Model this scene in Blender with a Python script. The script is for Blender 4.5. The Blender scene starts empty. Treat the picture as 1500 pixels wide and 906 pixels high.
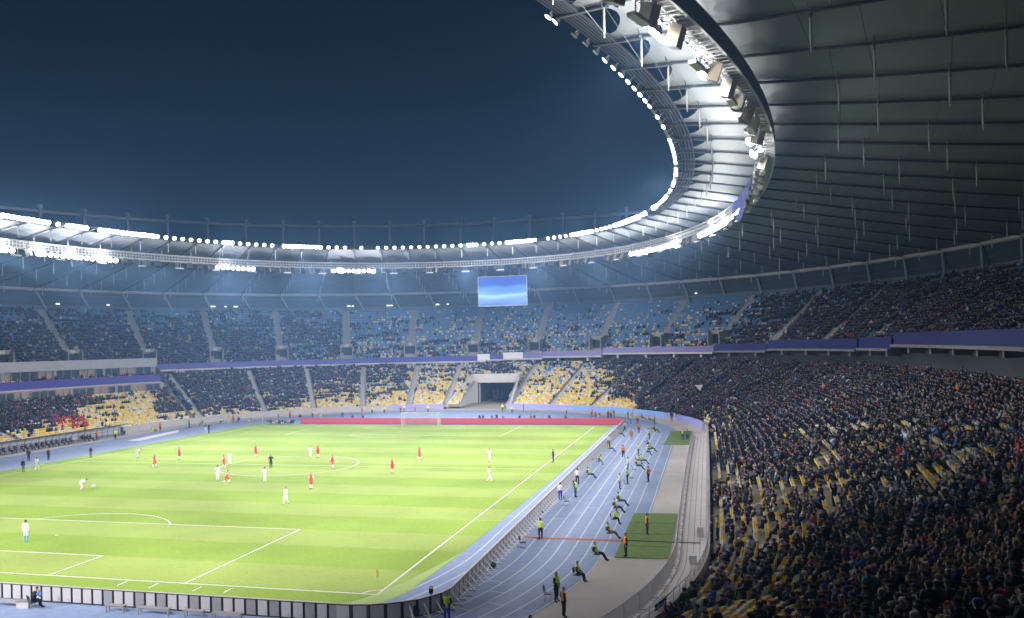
import bpy, bmesh, math, random
import numpy as np
from mathutils import Vector, Matrix

random.seed(7)
rng = np.random.default_rng(7)
SC = bpy.context.scene
COL = SC.collection
PI = math.pi

# ------------------------------------------------------------------ camera model (metres, origin = centre spot)
CAMP = np.array([54.4552, -101.7353, 15.6305])
YAW, PITCH, ROLL, FPX = -0.2566, 0.0036, -0.0218, 1227.8423
CXP, CYP = 750 - 35.8755, 453 + 46.7664
_cy, _sy, _cp, _sp = math.cos(YAW), math.sin(YAW), math.cos(PITCH), math.sin(PITCH)
_f = np.array([_sy * _cp, _cy * _cp, _sp]); _r0 = np.array([_cy, -_sy, 0.0]); _u0 = np.cross(_r0, _f)
_cr, _sr = math.cos(ROLL), math.sin(ROLL)
RX = _r0 * _cr + _u0 * _sr
UX = -_r0 * _sr + _u0 * _cr


def at(px, py, z=0.0):
    """where the sight line through a photo point meets the level z"""
    d = RX * (px - CXP) / FPX - UX * (py - CYP) / FPX + _f
    t = (z - CAMP[2]) / d[2]
    return CAMP + d * t


def pix(P):
    d = np.asarray(P, float) - CAMP
    z = d @ _f
    z = np.where(z < 0.1, 0.1, z)
    return np.stack([CXP + FPX * (d @ RX) / z, CYP - FPX * (d @ UX) / z, z], -1)


# ------------------------------------------------------------------ plan curves of the bowl
def sup(a, b, n):
    t = np.linspace(0, PI / 2, 3001); c, s = np.cos(t), np.sin(t)
    return np.c_[a * c ** (2 / n), b * s ** (2 / n)]


def stad(R, h):
    a = np.c_[np.full(1200, R), np.linspace(0, h, 1200, endpoint=False)]; t = np.linspace(0, PI / 2, 1800)
    return np.r_[a, np.c_[R * np.cos(t), h + R * np.sin(t)]]


class Curve:
    def __init__(s, q):
        d = np.r_[0, np.cumsum(np.hypot(*np.diff(q, axis=0).T))]
        s.f = d / d[-1]; s.q = q; s.L = d[-1]

    def __call__(s, g):
        g = np.asarray(g, float) % 4; k = np.floor(g).astype(int); f = g - k
        f = np.where(k % 2 == 1, 1 - f, f)
        x = np.interp(f, s.f, s.q[:, 0]); y = np.interp(f, s.f, s.q[:, 1])
        x = np.where((k == 1) | (k == 2), -x, x); y = np.where(k >= 2, -y, y)
        return np.stack([x, y], -1)


WALL = Curve(stad(54, 40)); OUT = Curve(sup(108.23, 135, 2.24))
RIM = Curve(sup(51.56, 88.05, 2.1)); CAT = Curve(sup(60.96, 100.7, 2.08)); RINGUP = Curve(sup(135.2, 153.5, 2.18))


def S(g, s):
    g = np.asarray(g, float); s = np.asarray(s, float)[..., None]
    return WALL(g) * (1 - s) + OUT(g) * s


def P3(g, s, z):
    p = S(np.float64(g), np.float64(s)); return Vector((p[0], p[1], z))


def inward(g):
    d = WALL(g) - OUT(g)
    return d / np.linalg.norm(d, axis=-1, keepdims=True)


def g_at(px, s, z, lo=-.3, hi=2.3):
    g = np.linspace(lo, hi, 4000); q = S(g, np.full(4000, s))
    u = pix(np.c_[q, np.full(4000, z)])
    return float(g[np.abs(u[:, 0] - px).argmin()])


# ------------------------------------------------------------------ materials
MATS = {}


def mat(name, col, rough=.6, noise=0, scale=5, metal=0, emit=None, spec=.3, bump=0):
    if name in MATS: return MATS[name]
    m = bpy.data.materials.new(name); m.use_nodes = True
    nt = m.node_tree; b = nt.nodes['Principled BSDF']
    b.inputs['Base Color'].default_value = (*col, 1); b.inputs['Roughness'].default_value = rough
    b.inputs['Metallic'].default_value = metal; b.inputs['Specular IOR Level'].default_value = spec
    if emit:
        b.inputs['Emission Color'].default_value = (*emit[0], 1); b.inputs['Emission Strength'].default_value = emit[1]
        if emit[1] > 3: m.cycles.emission_sampling = 'NONE'
    if noise:
        tc = nt.nodes.new('ShaderNodeTexCoord')
        n = nt.nodes.new('ShaderNodeTexNoise'); n.inputs['Scale'].default_value = scale; n.inputs['Detail'].default_value = 6
        n.inputs['Roughness'].default_value = .65
        nt.links.new(tc.outputs['Object'], n.inputs['Vector'])
        r = nt.nodes.new('ShaderNodeMapRange'); r.inputs[1].default_value = .25; r.inputs[2].default_value = .75
        r.inputs[3].default_value = 1 - noise; r.inputs[4].default_value = 1 + noise
        nt.links.new(n.outputs['Fac'], r.inputs[0])
        mx = nt.nodes.new('ShaderNodeVectorMath'); mx.operation = 'SCALE'; mx.inputs[0].default_value = col
        nt.links.new(r.outputs[0], mx.inputs['Scale']); nt.links.new(mx.outputs[0], b.inputs['Base Color'])
        if bump:
            bp = nt.nodes.new('ShaderNodeBump'); bp.inputs['Strength'].default_value = bump
            nt.links.new(n.outputs['Fac'], bp.inputs['Height']); nt.links.new(bp.outputs[0], b.inputs['Normal'])
    MATS[name] = m
    return m


def attr_mat(name, rough=.7, spec=.2):
    m = bpy.data.materials.new(name); m.use_nodes = True; nt = m.node_tree; b = nt.nodes['Principled BSDF']
    a = nt.nodes.new('ShaderNodeAttribute'); a.attribute_name = 'tint'
    nt.links.new(a.outputs['Color'], b.inputs['Base Color'])
    b.inputs['Roughness'].default_value = rough; b.inputs['Specular IOR Level'].default_value = spec
    return m


# ------------------------------------------------------------------ object helpers
def link(name, me, parent=None):
    o = bpy.data.objects.new(name, me); COL.objects.link(o)
    if parent is not None: o.parent = parent
    return o


def tag(o, label=None, cat=None, group=None, kind=None):
    if label: o['label'] = label
    if cat: o['category'] = cat
    if group: o['group'] = group
    if kind: o['kind'] = kind
    return o


def empty(name, loc=(0, 0, 0), rz=0, label=None, cat=None, group=None):
    o = link(name, None); o.location = loc; o.rotation_euler = (0, 0, rz); o.empty_display_size = .2
    return tag(o, label, cat, group)


class MB:
    """collects faces and becomes one mesh object"""

    def __init__(s): s.v = []; s.f = []; s.m = []; s.n = 0

    def add(s, vs, fs, m=0):
        k = s.n; s.v.extend([tuple(v) for v in vs]); s.n += len(vs)
        s.f.extend([tuple(i + k for i in f) for f in fs]); s.m.extend([m] * len(fs)); return s

    def quad(s, a, b, c, d, m=0): return s.add([a, b, c, d], [(0, 1, 2, 3)], m)

    def box(s, c, d, rz=0, m=0, mtx=None):
        x, y, z = d[0] / 2, d[1] / 2, d[2] / 2
        vs = [Vector((i * x, j * y, k * z)) for k in (-1, 1) for j in (-1, 1) for i in (-1, 1)]
        M = mtx if mtx is not None else Matrix.Translation(c) @ Matrix.Rotation(rz, 4, 'Z')
        return s.add([M @ v for v in vs], [(0, 2, 3, 1), (4, 5, 7, 6), (0, 1, 5, 4), (2, 6, 7, 3), (0, 4, 6, 2), (1, 3, 7, 5)], m)

    def bar(s, p, q, w, h=None, m=0, up=(0, 0, 1)):
        p, q = Vector(p), Vector(q); h = h or w; d = q - p; L = d.length
        if L < 1e-6: return s
        d /= L; u = Vector(up)
        if abs(d.dot(u)) > .98: u = Vector((1, 0, 0))
        x = d.cross(u).normalized(); u = x.cross(d)
        vs = [e + x * (i * w / 2) + u * (j * h / 2) for e in (p, q) for i, j in ((-1, -1), (1, -1), (1, 1), (-1, 1))]
        return s.add(vs, [(0, 1, 2, 3), (7, 6, 5, 4), (0, 4, 5, 1), (1, 5, 6, 2), (2, 6, 7, 3), (3, 7, 4, 0)], m)

    def tube(s, p, q, r, n=8, r2=None, m=0, cap=True):
        p, q = Vector(p), Vector(q); r2 = r if r2 is None else r2; d = (q - p)
        if d.length < 1e-6: return s
        d.normalize(); u = Vector((0, 0, 1)) if abs(d.z) < .95 else Vector((1, 0, 0)); x = d.cross(u).normalized(); y = d.cross(x)
        vs = []
        for e, rr in ((p, r), (q, r2)):
            for i in range(n):
                a = 2 * PI * i / n; vs.append(e + x * (rr * math.cos(a)) + y * (rr * math.sin(a)))
        fs = [(i, (i + 1) % n, n + (i + 1) % n, n + i) for i in range(n)]
        if cap: fs += [tuple(range(n))[::-1], tuple(range(n, 2 * n))]
        return s.add(vs, fs, m)

    def path(s, pts, r, n=6, m=0, closed=False):
        k = len(pts); V = [Vector(p) for p in pts]; vs = []
        for i in range(k):
            a = V[i - 1] if (i > 0 or closed) else V[i]; b = V[(i + 1) % k] if (i < k - 1 or closed) else V[i]
            d = (b - a).normalized(); u = Vector((0, 0, 1)) if abs(d.z) < .95 else Vector((1, 0, 0))
            x = d.cross(u).normalized(); y = x.cross(d)
            for j in range(n):
                t = 2 * PI * j / n + PI / n; vs.append(V[i] + x * r * math.cos(t) + y * r * math.sin(t))
        fs = []
        for i in range(k if closed else k - 1):
            i2 = (i + 1) % k
            for j in range(n): fs.append((i * n + j, i * n + (j + 1) % n, i2 * n + (j + 1) % n, i2 * n + j))
        if not closed: fs += [tuple(range(n))[::-1], tuple(range((k - 1) * n, k * n))]
        return s.add(vs, fs, m)

    def strip(s, A, B, m=0, closed=False):
        k = len(A); vs = list(A) + list(B)
        fs = [(i, (i + 1) % k, k + (i + 1) % k, k + i) for i in range(k if closed else k - 1)]
        return s.add(vs, fs, m)

    def mesh(s, name, mats, smooth=False):
        me = bpy.data.meshes.new(name); me.from_pydata(s.v, [], s.f)
        for m in (mats if isinstance(mats, (list, tuple)) else [mats]): me.materials.append(m)
        me.polygons.foreach_set('material_index', s.m)
        if smooth: me.polygons.foreach_set('use_smooth', [True] * len(s.f))
        me.update(); return me

    def build(s, name, mats, parent=None, smooth=False): return link(name, s.mesh(name, mats, smooth), parent)


def structure(name, mb, mats): return tag(mb.build(name, mats), kind='structure')


ONES = 'zero one two three four five six seven eight nine ten eleven twelve thirteen fourteen fifteen sixteen seventeen eighteen nineteen'.split()
ORDS = 'zeroth first second third fourth fifth sixth seventh eighth ninth tenth eleventh twelfth thirteenth fourteenth fifteenth sixteenth seventeenth eighteenth nineteenth'.split()
TENS = 'x x twenty thirty forty fifty sixty seventy eighty ninety'.split()


def ordinal(n):
    if n < 20: return ORDS[n]
    if n < 100:
        return TENS[n // 10][:-1] + 'ieth' if n % 10 == 0 else TENS[n // 10] + '-' + ORDS[n % 10]
    return ('hundred-and-' if n < 200 else 'two-hundred-and-') + ordinal(n % 100) if n % 100 else 'hundredth'


# ------------------------------------------------------------------ world, camera, render settings
w = bpy.data.worlds.new('World'); SC.world = w; w.use_nodes = True
nt = w.node_tree; bg = nt.nodes['Background']
tc = nt.nodes.new('ShaderNodeTexCoord'); sep = nt.nodes.new('ShaderNodeSeparateXYZ'); nt.links.new(tc.outputs['Generated'], sep.inputs[0])
rp = nt.nodes.new('ShaderNodeValToRGB')
e = rp.color_ramp.elements
e[0].position = 0.0; e[0].color = (.0046, .0205, .0415, 1)
e[1].position = .45; e[1].color = (.0024, .0105, .0225, 1)
nt.links.new(sep.outputs['Z'], rp.inputs[0]); nt.links.new(rp.outputs[0], bg.inputs['Color']); bg.inputs['Strength'].default_value = 1.0

cam = bpy.data.cameras.new('camera'); co = link('camera', cam)
M = Matrix.Identity(4)
for i in range(3):
    M[i][0] = RX[i]; M[i][1] = UX[i]; M[i][2] = -_f[i]; M[i][3] = CAMP[i]
co.matrix_world = M
cam.sensor_width = 36; cam.lens = 36 * FPX / 1500; cam.shift_x = 35.8755 / 1500; cam.shift_y = 46.7664 / 1500
cam.clip_start = .2; cam.clip_end = 6000
SC.camera = co
SC.view_settings.view_transform = 'Standard'; SC.view_settings.look = 'None'; SC.view_settings.exposure = 0; SC.view_settings.gamma = 1
SC.render.engine = 'CYCLES'
cy = SC.cycles
cy.use_denoising = True
cy.max_bounces = 5; cy.diffuse_bounces = 3; cy.glossy_bounces = 2; cy.transmission_bounces = 3; cy.transparent_max_bounces = 6; cy.volume_bounces = 0
cy.caustics_reflective = False; cy.caustics_refractive = False
cy.sample_clamp_indirect = 4

# ------------------------------------------------------------------ shared materials
CONC = mat('stand_concrete', (.30, .285, .265), .85, .18, .35)
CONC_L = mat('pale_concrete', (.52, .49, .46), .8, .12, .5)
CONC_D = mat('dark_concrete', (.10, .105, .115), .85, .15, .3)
STEEL = mat('galvanised_steel', (.50, .51, .53), .45, .08, 2, .3)
STEEL_D = mat('dark_steel', (.05, .06, .075), .5, .1, 2, .2)
WHITE = mat('white_paint', (.78, .76, .75), .5, .05, 1)
BLACK = mat('black_plastic', (.02, .021, .025), .5)
GREYP = mat('grey_plastic', (.22, .22, .24), .5)
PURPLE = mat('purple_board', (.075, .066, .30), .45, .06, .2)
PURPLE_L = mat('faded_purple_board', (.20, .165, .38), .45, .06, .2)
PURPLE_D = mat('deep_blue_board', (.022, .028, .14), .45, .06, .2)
SKIN = mat('skin', (.44, .28, .205), .6)
GLASS = mat('tinted_glass', (.04, .06, .085), .12, 0, 1, 0, None, .5)
LAMP = mat('lit_lamp_glass', (.9, .9, .9), .3, 0, 1, 0, ((1, .955, 1), 22))
LAMP_S = mat('dim_lamp_glass', (.9, .9, .9), .3, 0, 1, 0, ((1, .955, 1), 3.0))

# ================================================================== GROUND, TRACK, PITCH
mb = MB(); mb.quad((-260, -260, -.06), (260, -260, -.06), (260, 260, -.06), (-260, 260, -.06))
structure('ground', mb, mat('ground_asphalt', (.05, .05, .053), .9, .2, .05))


def stadium_ring(R, h, n=64):
    pts = []
    for k in range(n + 1):
        a = PI * k / n; pts.append((R * math.cos(a), h + R * math.sin(a)))
    for k in range(n + 1):
        a = PI + PI * k / n; pts.append((R * math.cos(a), -h + R * math.sin(a)))
    return pts


apron_pts = [(x, y, -.008) for x, y in WALL(np.linspace(0, 4, 400, endpoint=False))]
mb = MB(); mb.add(apron_pts, [tuple(range(400))]); structure('concrete_apron', mb, mat('apron_concrete', (.47, .43, .395), .85, .16, .18))

# blue running track (one sheet) : oval plus the straight extension on the right
def track_material():
    m = mat('blue_track', (.17, .30, .60), .75, .10, .25)
    nt = m.node_tree; b = nt.nodes['Principled BSDF']
    tc = nt.nodes.new('ShaderNodeTexCoord'); n = nt.nodes.new('ShaderNodeTexNoise'); n.inputs['Scale'].default_value = 1.7; n.inputs['Detail'].default_value = 8
    nt.links.new(tc.outputs['Object'], n.inputs['Vector'])
    n2 = nt.nodes.new('ShaderNodeTexNoise'); n2.inputs['Scale'].default_value = .12; n2.inputs['Detail'].default_value = 4
    nt.links.new(tc.outputs['Object'], n2.inputs['Vector'])
    ad = nt.nodes.new('ShaderNodeMath'); ad.operation = 'ADD'; nt.links.new(n.outputs['Fac'], ad.inputs[0]); nt.links.new(n2.outputs['Fac'], ad.inputs[1])
    r = nt.nodes.new('ShaderNodeValToRGB'); r.color_ramp.elements[0].position = .7; r.color_ramp.elements[0].color = (.185, .255, .41, 1)
    r.color_ramp.elements[1].position = 1.3; r.color_ramp.elements[1].color = (.255, .325, .47, 1)
    mr = nt.nodes.new('ShaderNodeMath'); mr.operation = 'MULTIPLY'; mr.inputs[1].default_value = .5
    r.color_ramp.elements[0].position = .36; r.color_ramp.elements[1].position = .64
    nt.links.new(ad.outputs[0], mr.inputs[0]); nt.links.new(mr.outputs[0], r.inputs[0]); nt.links.new(r.outputs[0], b.inputs['Base Color'])
    return m


TRACK = track_material()
mb = MB()
far = [(49.3 * math.cos(a), 40 + 49.3 * math.sin(a), 0) for a in np.linspace(0, PI, 60)]
near = [(46.6 * math.cos(a), -40.6 + 46.6 * math.sin(a), 0) for a in np.linspace(PI, 2 * PI, 60)]
ring = far + [(-49.3, -40.6, 0)] + near + [(49.1, -40.6, 0)]
mb.add(ring, [tuple(range(len(ring)))]); structure('running_track', mb, TRACK)

# lane lines
mb = MB(); LW = .05
for k in range(0, 9):
    R = 37.4 + 1.15 * k
    pts = stadium_ring(1, 0, 72)
    A = [((R - LW) * x, (R - LW) * y + (40.0 if i <= 72 else -40.0), .004) for i, (x, y) in enumerate(pts)]
    B = [((R + LW) * x, (R + LW) * y + (40.0 if i <= 72 else -40.0), .004) for i, (x, y) in enumerate(pts)]
    mb.strip(A, B, closed=True)
for R in (47.75, 49.0):
    mb.quad((R - LW, -40.2, .004), (R + LW, -40.2, .004), (R + LW, 40, .004), (R - LW, 40, .004))
for k in range(2, 8):                   # stagger marks
    R = 37.4 + 1.15 * k
    for th in (-.05 - .05 * k, -.16 - .045 * k, -.34 - .03 * k):
        a0 = th; c, s_ = math.cos(a0), math.sin(a0)
        p = Vector((R * c, -40 + R * s_, .0045)); q = Vector(((R + 1.15) * c, -40 + (R + 1.15) * s_, .0045)); d = Vector((-s_, c, 0)) * .04
        mb.quad(p - d, q - d, q + d, p + d)
    for yy in (-36 + 2.6 * k, -24 + 1.5 * k):
        mb.quad((R, yy - .04, .0045), (R + 1.15, yy - .04, .0045), (R + 1.15, yy + .04, .0045), (R, yy + .04, .0045))
structure('track_markings', mb, mat('track_line_paint', (.56, .57, .60), .7, .08, 1))


def turf_material():
    m = mat('pitch_turf', (.2, .3, .05), .85); nt = m.node_tree; b = nt.nodes['Principled BSDF']
    b.inputs['Specular IOR Level'].default_value = .08
    tc = nt.nodes.new('ShaderNodeTexCoord'); sp = nt.nodes.new('ShaderNodeSeparateXYZ'); nt.links.new(tc.outputs['Object'], sp.inputs[0])
    nw = nt.nodes.new('ShaderNodeTexNoise'); nw.inputs['Scale'].default_value = .5; nw.inputs['Detail'].default_value = 3; nt.links.new(tc.outputs['Object'], nw.inputs['Vector'])
    wv = nt.nodes.new('ShaderNodeMath'); wv.operation = 'MULTIPLY_ADD'; wv.inputs[1].default_value = .5; nt.links.new(nw.outputs['Fac'], wv.inputs[0]); nt.links.new(sp.outputs['Y'], wv.inputs[2])
    d = nt.nodes.new('ShaderNodeMath'); d.operation = 'MULTIPLY_ADD'; d.inputs[1].default_value = 1 / 11.0; d.inputs[2].default_value = 10.745; nt.links.new(wv.outputs[0], d.inputs[0])
    fr = nt.nodes.new('ShaderNodeMath'); fr.operation = 'FRACT'; nt.links.new(d.outputs[0], fr.inputs[0])
    st = nt.nodes.new('ShaderNodeValToRGB'); el = st.color_ramp.elements
    el[0].position = .0; el[0].color = (0, 0, 0, 1); el[1].position = .035; el[1].color = (1, 1, 1, 1)
    x = el.new(.485); x.color = (1, 1, 1, 1); x = el.new(.52); x.color = (0, 0, 0, 1); nt.links.new(fr.outputs[0], st.inputs[0])
    n1 = nt.nodes.new('ShaderNodeTexNoise'); n1.inputs['Scale'].default_value = 3.5; n1.inputs['Detail'].default_value = 9; n1.inputs['Roughness'].default_value = .7; nt.links.new(tc.outputs['Object'], n1.inputs['Vector'])
    n2 = nt.nodes.new('ShaderNodeTexNoise'); n2.inputs['Scale'].default_value = .11; n2.inputs['Detail'].default_value = 4; nt.links.new(tc.outputs['Object'], n2.inputs['Vector'])
    mx = nt.nodes.new('ShaderNodeMix'); mx.data_type = 'RGBA'; nt.links.new(st.outputs[0], mx.inputs[0])
    mx.inputs[6].default_value = (.230, .338, .054, 1); mx.inputs[7].default_value = (.280, .372, .088, 1)
    ad = nt.nodes.new('ShaderNodeMath'); ad.operation = 'ADD'; nt.links.new(n1.outputs['Fac'], ad.inputs[0]); nt.links.new(n2.outputs['Fac'], ad.inputs[1])
    mr = nt.nodes.new('ShaderNodeMapRange'); mr.inputs[1].default_value = .7; mr.inputs[2].default_value = 1.3; mr.inputs[3].default_value = .80; mr.inputs[4].default_value = 1.17; nt.links.new(ad.outputs[0], mr.inputs[0])
    sc_ = nt.nodes.new('ShaderNodeVectorMath'); sc_.operation = 'SCALE'; nt.links.new(mx.outputs[2], sc_.inputs[0]); nt.links.new(mr.outputs[0], sc_.inputs['Scale'])
    nt.links.new(sc_.outputs[0], b.inputs['Base Color'])
    bp = nt.nodes.new('ShaderNodeBump'); bp.inputs['Strength'].default_value = .25; bp.inputs['Distance'].default_value = .05; nt.links.new(n1.outputs['Fac'], bp.inputs['Height']); nt.links.new(bp.outputs[0], b.inputs['Normal'])
    return m


mb = MB()
tp = [(36.3, -41), (36.6, -25), (37.0, -8), (37.3, 20), (37.3, 54.6), (-37.3, 54.6), (-37.3, -57.2), (33.5, -57.2), (35.7, -52), (36.0, -46.5)]
mb.add([(x, y, .008) for x, y in tp], [tuple(range(len(tp)))]); structure('pitch', mb, turf_material())
mb = MB()
vp = [(36.28, -41, .010), (35.97, -46.5, .010), (35.67, -52, .010), (33.5, -57.18, .010), (30.5, -57.18, .010), (33.4, -53.6, .010), (34.9, -49, .010), (35.8, -44, .010)]
mb.add(vp, [tuple(range(8))[::-1]]); structure('pale_turf_edge', mb, mat('pale_artificial_turf', (.34, .45, .14), .85, .08, .8))

mb = MB(); h = .075


def seg(x0, y0, x1, y1, hw=h):
    d = Vector((x1 - x0, y1 - y0, 0)); L = d.length; d /= L; n = Vector((-d.y, d.x, 0)) * hw; a = Vector((x0, y0, .013)); b = Vector((x1, y1, .013))
    mb.quad(a - n - d * 0, b - n, b + n, a + n)


def arcm(cx, cy_, r, a0, a1, n=64):
    A = [(cx + (r - h) * math.cos(a), cy_ + (r - h) * math.sin(a), .0135) for a in np.linspace(a0, a1, n)]
    B = [(cx + (r + h) * math.cos(a), cy_ + (r + h) * math.sin(a), .0135) for a in np.linspace(a0, a1, n)]
    mb.strip(A, B)


X, Y = 34, 52.5
for sgn in (-1, 1):
    seg(sgn * X, -Y + h, sgn * X, Y - h); seg(-X - h, sgn * Y, X + h, sgn * Y)
    y = sgn * Y; t = -sgn
    for wd, dp in ((20.16, 16.5), (9.16, 5.5)):
        seg(-wd, y + t * h, -wd, y + t * (dp - h)); seg(wd, y + t * h, wd, y + t * (dp - h)); seg(-wd - h, y + t * dp, wd + h, y + t * dp)
    a = math.acos(5.5 / 9.15)
    c0 = math.atan2(t, 0); arcm(0, y + t * 11, 9.15, c0 - a, c0 + a)
    for sx in (-1, 1):
        cx = sx * X; s0 = math.atan2(t, -sx); arcm(cx, y, 1.0, s0 - PI / 4, s0 + PI / 4, 12)
    arcm(0, y + t * 11, .1, 0, 2 * PI, 12)
seg(-X + h, 0, X - h, 0); arcm(0, 0, 9.15, 0, 2 * PI, 96)
structure('pitch_markings', mb, mat('pitch_line_paint', (.60, .60, .57), .8, .08, 1.5))
mb = MB()
for px, py in ((179, 855), (225, 858), (288, 863), (334, 865)):
    p = at(px, py, .012); mb.quad((p[0] - .05, p[1] - .5, .0138), (p[0] + .05, p[1] - .5, .0138), (p[0] + .05, p[1] + .5, .0138), (p[0] - .05, p[1] + .5, .0138))
structure('goal_line_dashes', mb, WHITE)

# ================================================================== LOWER STAND
N_LOW, S0, SF = 33, .012, .55
NUP, SU0, SU1, ZTOP = 21, .575, .965, 26.0
LG0, LG1 = -0.72, 2.30           # how far round the bowl is built
VIPG = 1.556                     # the boxes begin here (left side stand)
VIPROWS = 20
TUN = (-3.45, 6.65)              # tunnel mouth


def low_z(r): return .5 + .293 * r
def low_s(r): return S0 + (SF - S0) * r / N_LOW


LOW_AISLES = [1.5363, 1.4102, 1.317, 1.2239, 1.1346, 1.0626, .9340, .8500, .7600, .655, .55, .445, .335, .225, .115, .005, -.105, -.215, -.33, -.44, -.55, 1.90, 2.02, 2.14]


def in_tunnel(x, y, pad=0.): return (y > 85) & (y < 109.5) & (x > TUN[0] - .3 - pad) & (x < TUN[1] + .3 + pad)


FTOP = [(-.7, 14.8), (-.07, 15.8), (.228, 16.1), (.319, 15.1), (.52, 14.9), (.625, 14.15), (.823, 13.95), (.925, 13.3), (1.03, 12.9), (1.56, 12.5), (2.4, 12.4)]




def up_base(g): return np.interp(g, [-.7, 0, .3, .6, .85, 1.03, 1.56, 2.4], [14.9, 14.8, 14.2, 13.4, 12.7, 12.2, 11.9, 13.0])


def terrace(g, rows, sfun, zfun, skip=None):
    """stepped terrace: treads and risers"""
    mb = MB(); V = []; nG = len(g)
    for r in rows:
        s0, s1 = sfun(r), sfun(r + 1)
        a = S(g, np.full(nG, s0)); b = S(g, np.full(nG, s1)); z = zfun(r) + np.zeros(nG); z1 = zfun(r + 1) + np.zeros(nG)
        V += [np.c_[a, z], np.c_[b, z], np.c_[b, z1]]
    V = np.concatenate(V); F = []
    for i in range(len(rows)):
        k = i * 3 * nG
        for j in range(nG - 1):
            if skip is not None:
                m = (V[k + j] + V[k + nG + j + 1]) / 2
                if skip(m[0], m[1]): continue
            F.append((k + j + 1, k + j, k + nG + j, k + nG + j + 1)); F.append((k + nG + j + 1, k + nG + j, k + 2 * nG + j, k + 2 * nG + j + 1))
    mb.v = V.tolist(); mb.n = len(V); mb.f = F; mb.m = [0] * len(F); return mb


low = empty('lower_stand', (0, 95, 0), 0, 'lower tier of concrete seating terraces running round the running track', 'stand')


def into(o, parent):
    """child keeps its world coordinates"""
    o.parent = parent; o.matrix_parent_inverse = (Matrix.Translation(parent.location) @ Matrix.Rotation(parent.rotation_euler[2], 4, 'Z')).inverted(); return o


gg = np.linspace(LG0, VIPG, 460)
gg = np.unique(np.r_[gg, np.linspace(.95, 1.06, 90)])
t1 = terrace(gg, range(N_LOW), low_s, low_z, lambda x, y: in_tunnel(x, y))
t2 = terrace(np.linspace(VIPG, LG1, 110), range(VIPROWS), low_s, low_z)
mb = MB(); mb.add(t1.v, t1.f); mb.add(t2.v, t2.f)
into(mb.build('terrace', CONC), low)

# front wall (parapet), with coloured boards on the far side
mb = MB()
for seg_ in (np.linspace(LG0, .939, 300), np.linspace(1.0665, LG1, 220)):
    o1 = WALL(seg_); i1 = S(seg_, np.full(len(seg_), .007))
    z0, z1 = -.02, 1.22
    A = np.c_[o1, np.full(len(o1), z0)]; B = np.c_[o1, np.full(len(o1), z1)]; Cc = np.c_[i1, np.full(len(o1), z1)]; D = np.c_[i1, np.full(len(o1), .0)]
    mb.strip(A, B); mb.strip(B, Cc); mb.strip(Cc, D)
    mb.quad(A[0], B[0], Cc[0], D[0]); mb.quad(A[-1], B[-1], Cc[-1], D[-1])
into(mb.build('front_wall', mat('front_wall_concrete', (.42, .40, .385), .8, .1, .4)), low)


def wall_board(g0, g1, m, off=.06):
    seg_ = np.linspace(g0, g1, max(6, int(abs(g1 - g0) * 90))); c = WALL(seg_) + inward(seg_) * off
    c2 = WALL(seg_) + inward(seg_) * .004; mb = MB()
    A, B = np.c_[c, np.full(len(c), .12)], np.c_[c, np.full(len(c), 1.27)]; D = np.c_[c2, np.full(len(c), 1.27)]; E_ = np.c_[c2, np.full(len(c), .12)]
    mb.strip(A, B); mb.strip(B, D); mb.strip(E_, A); mb.quad(A[0], B[0], D[0], E_[0]); mb.quad(A[-1], B[-1], D[-1], E_[-1])
    return into(mb.build('wall_board', m), low)


BLUEB = mat('pale_blue_board', (.20, .34, .66), .5, .04, .3); VIOB = mat('pale_violet_board', (.30, .30, .66), .5, .05, .3)
tag(wall_board(1.165, 1.0685, VIOB), 'violet board left of the tunnel'); tag(wall_board(.937, .80, VIOB), 'violet board right of the tunnel')
tag(wall_board(.798, .555, BLUEB), 'long pale blue board'); tag(wall_board(.553, .36, VIOB), 'violet board at the bend')

# stairways
mbs = []
LOWTOP = lambda ga: VIPROWS if ga > VIPG else N_LOW
for ga in LOW_AISLES:
    mb = MB(); hw = .62
    for r in range(0, LOWTOP(ga)):
        for q in (0, .5):
            c = S(np.float64(ga), np.float64(low_s(r + q + .25))); d = inward(np.float64(ga)); L = np.linalg.norm(S(np.float64(ga), np.float64(low_s(r + .5))) - S(np.float64(ga), np.float64(low_s(r)))) * 1.02
            z = low_z(r) + (.02 if q == 0 else .155)
            if in_tunnel(c[0], c[1], .2): continue
            mb.box((c[0], c[1], z - .06), (L, 2 * hw, .16), math.atan2(d[1], d[0]))
    for sd in (-1, 1):              # dark stringer edges of the gangway
        pass
    into(mb.build('stairway', mat('stair_concrete', (.40, .385, .37), .85, .12, .6)), low)

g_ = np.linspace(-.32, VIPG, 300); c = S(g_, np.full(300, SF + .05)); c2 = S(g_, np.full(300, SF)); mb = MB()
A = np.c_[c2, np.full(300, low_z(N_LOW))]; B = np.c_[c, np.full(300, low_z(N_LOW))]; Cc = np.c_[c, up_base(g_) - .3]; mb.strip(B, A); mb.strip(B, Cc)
into(mb.build('rear_wall', mat('rear_wall_dark', (.05, .055, .065), .85, .15, .3)), low)
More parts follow.
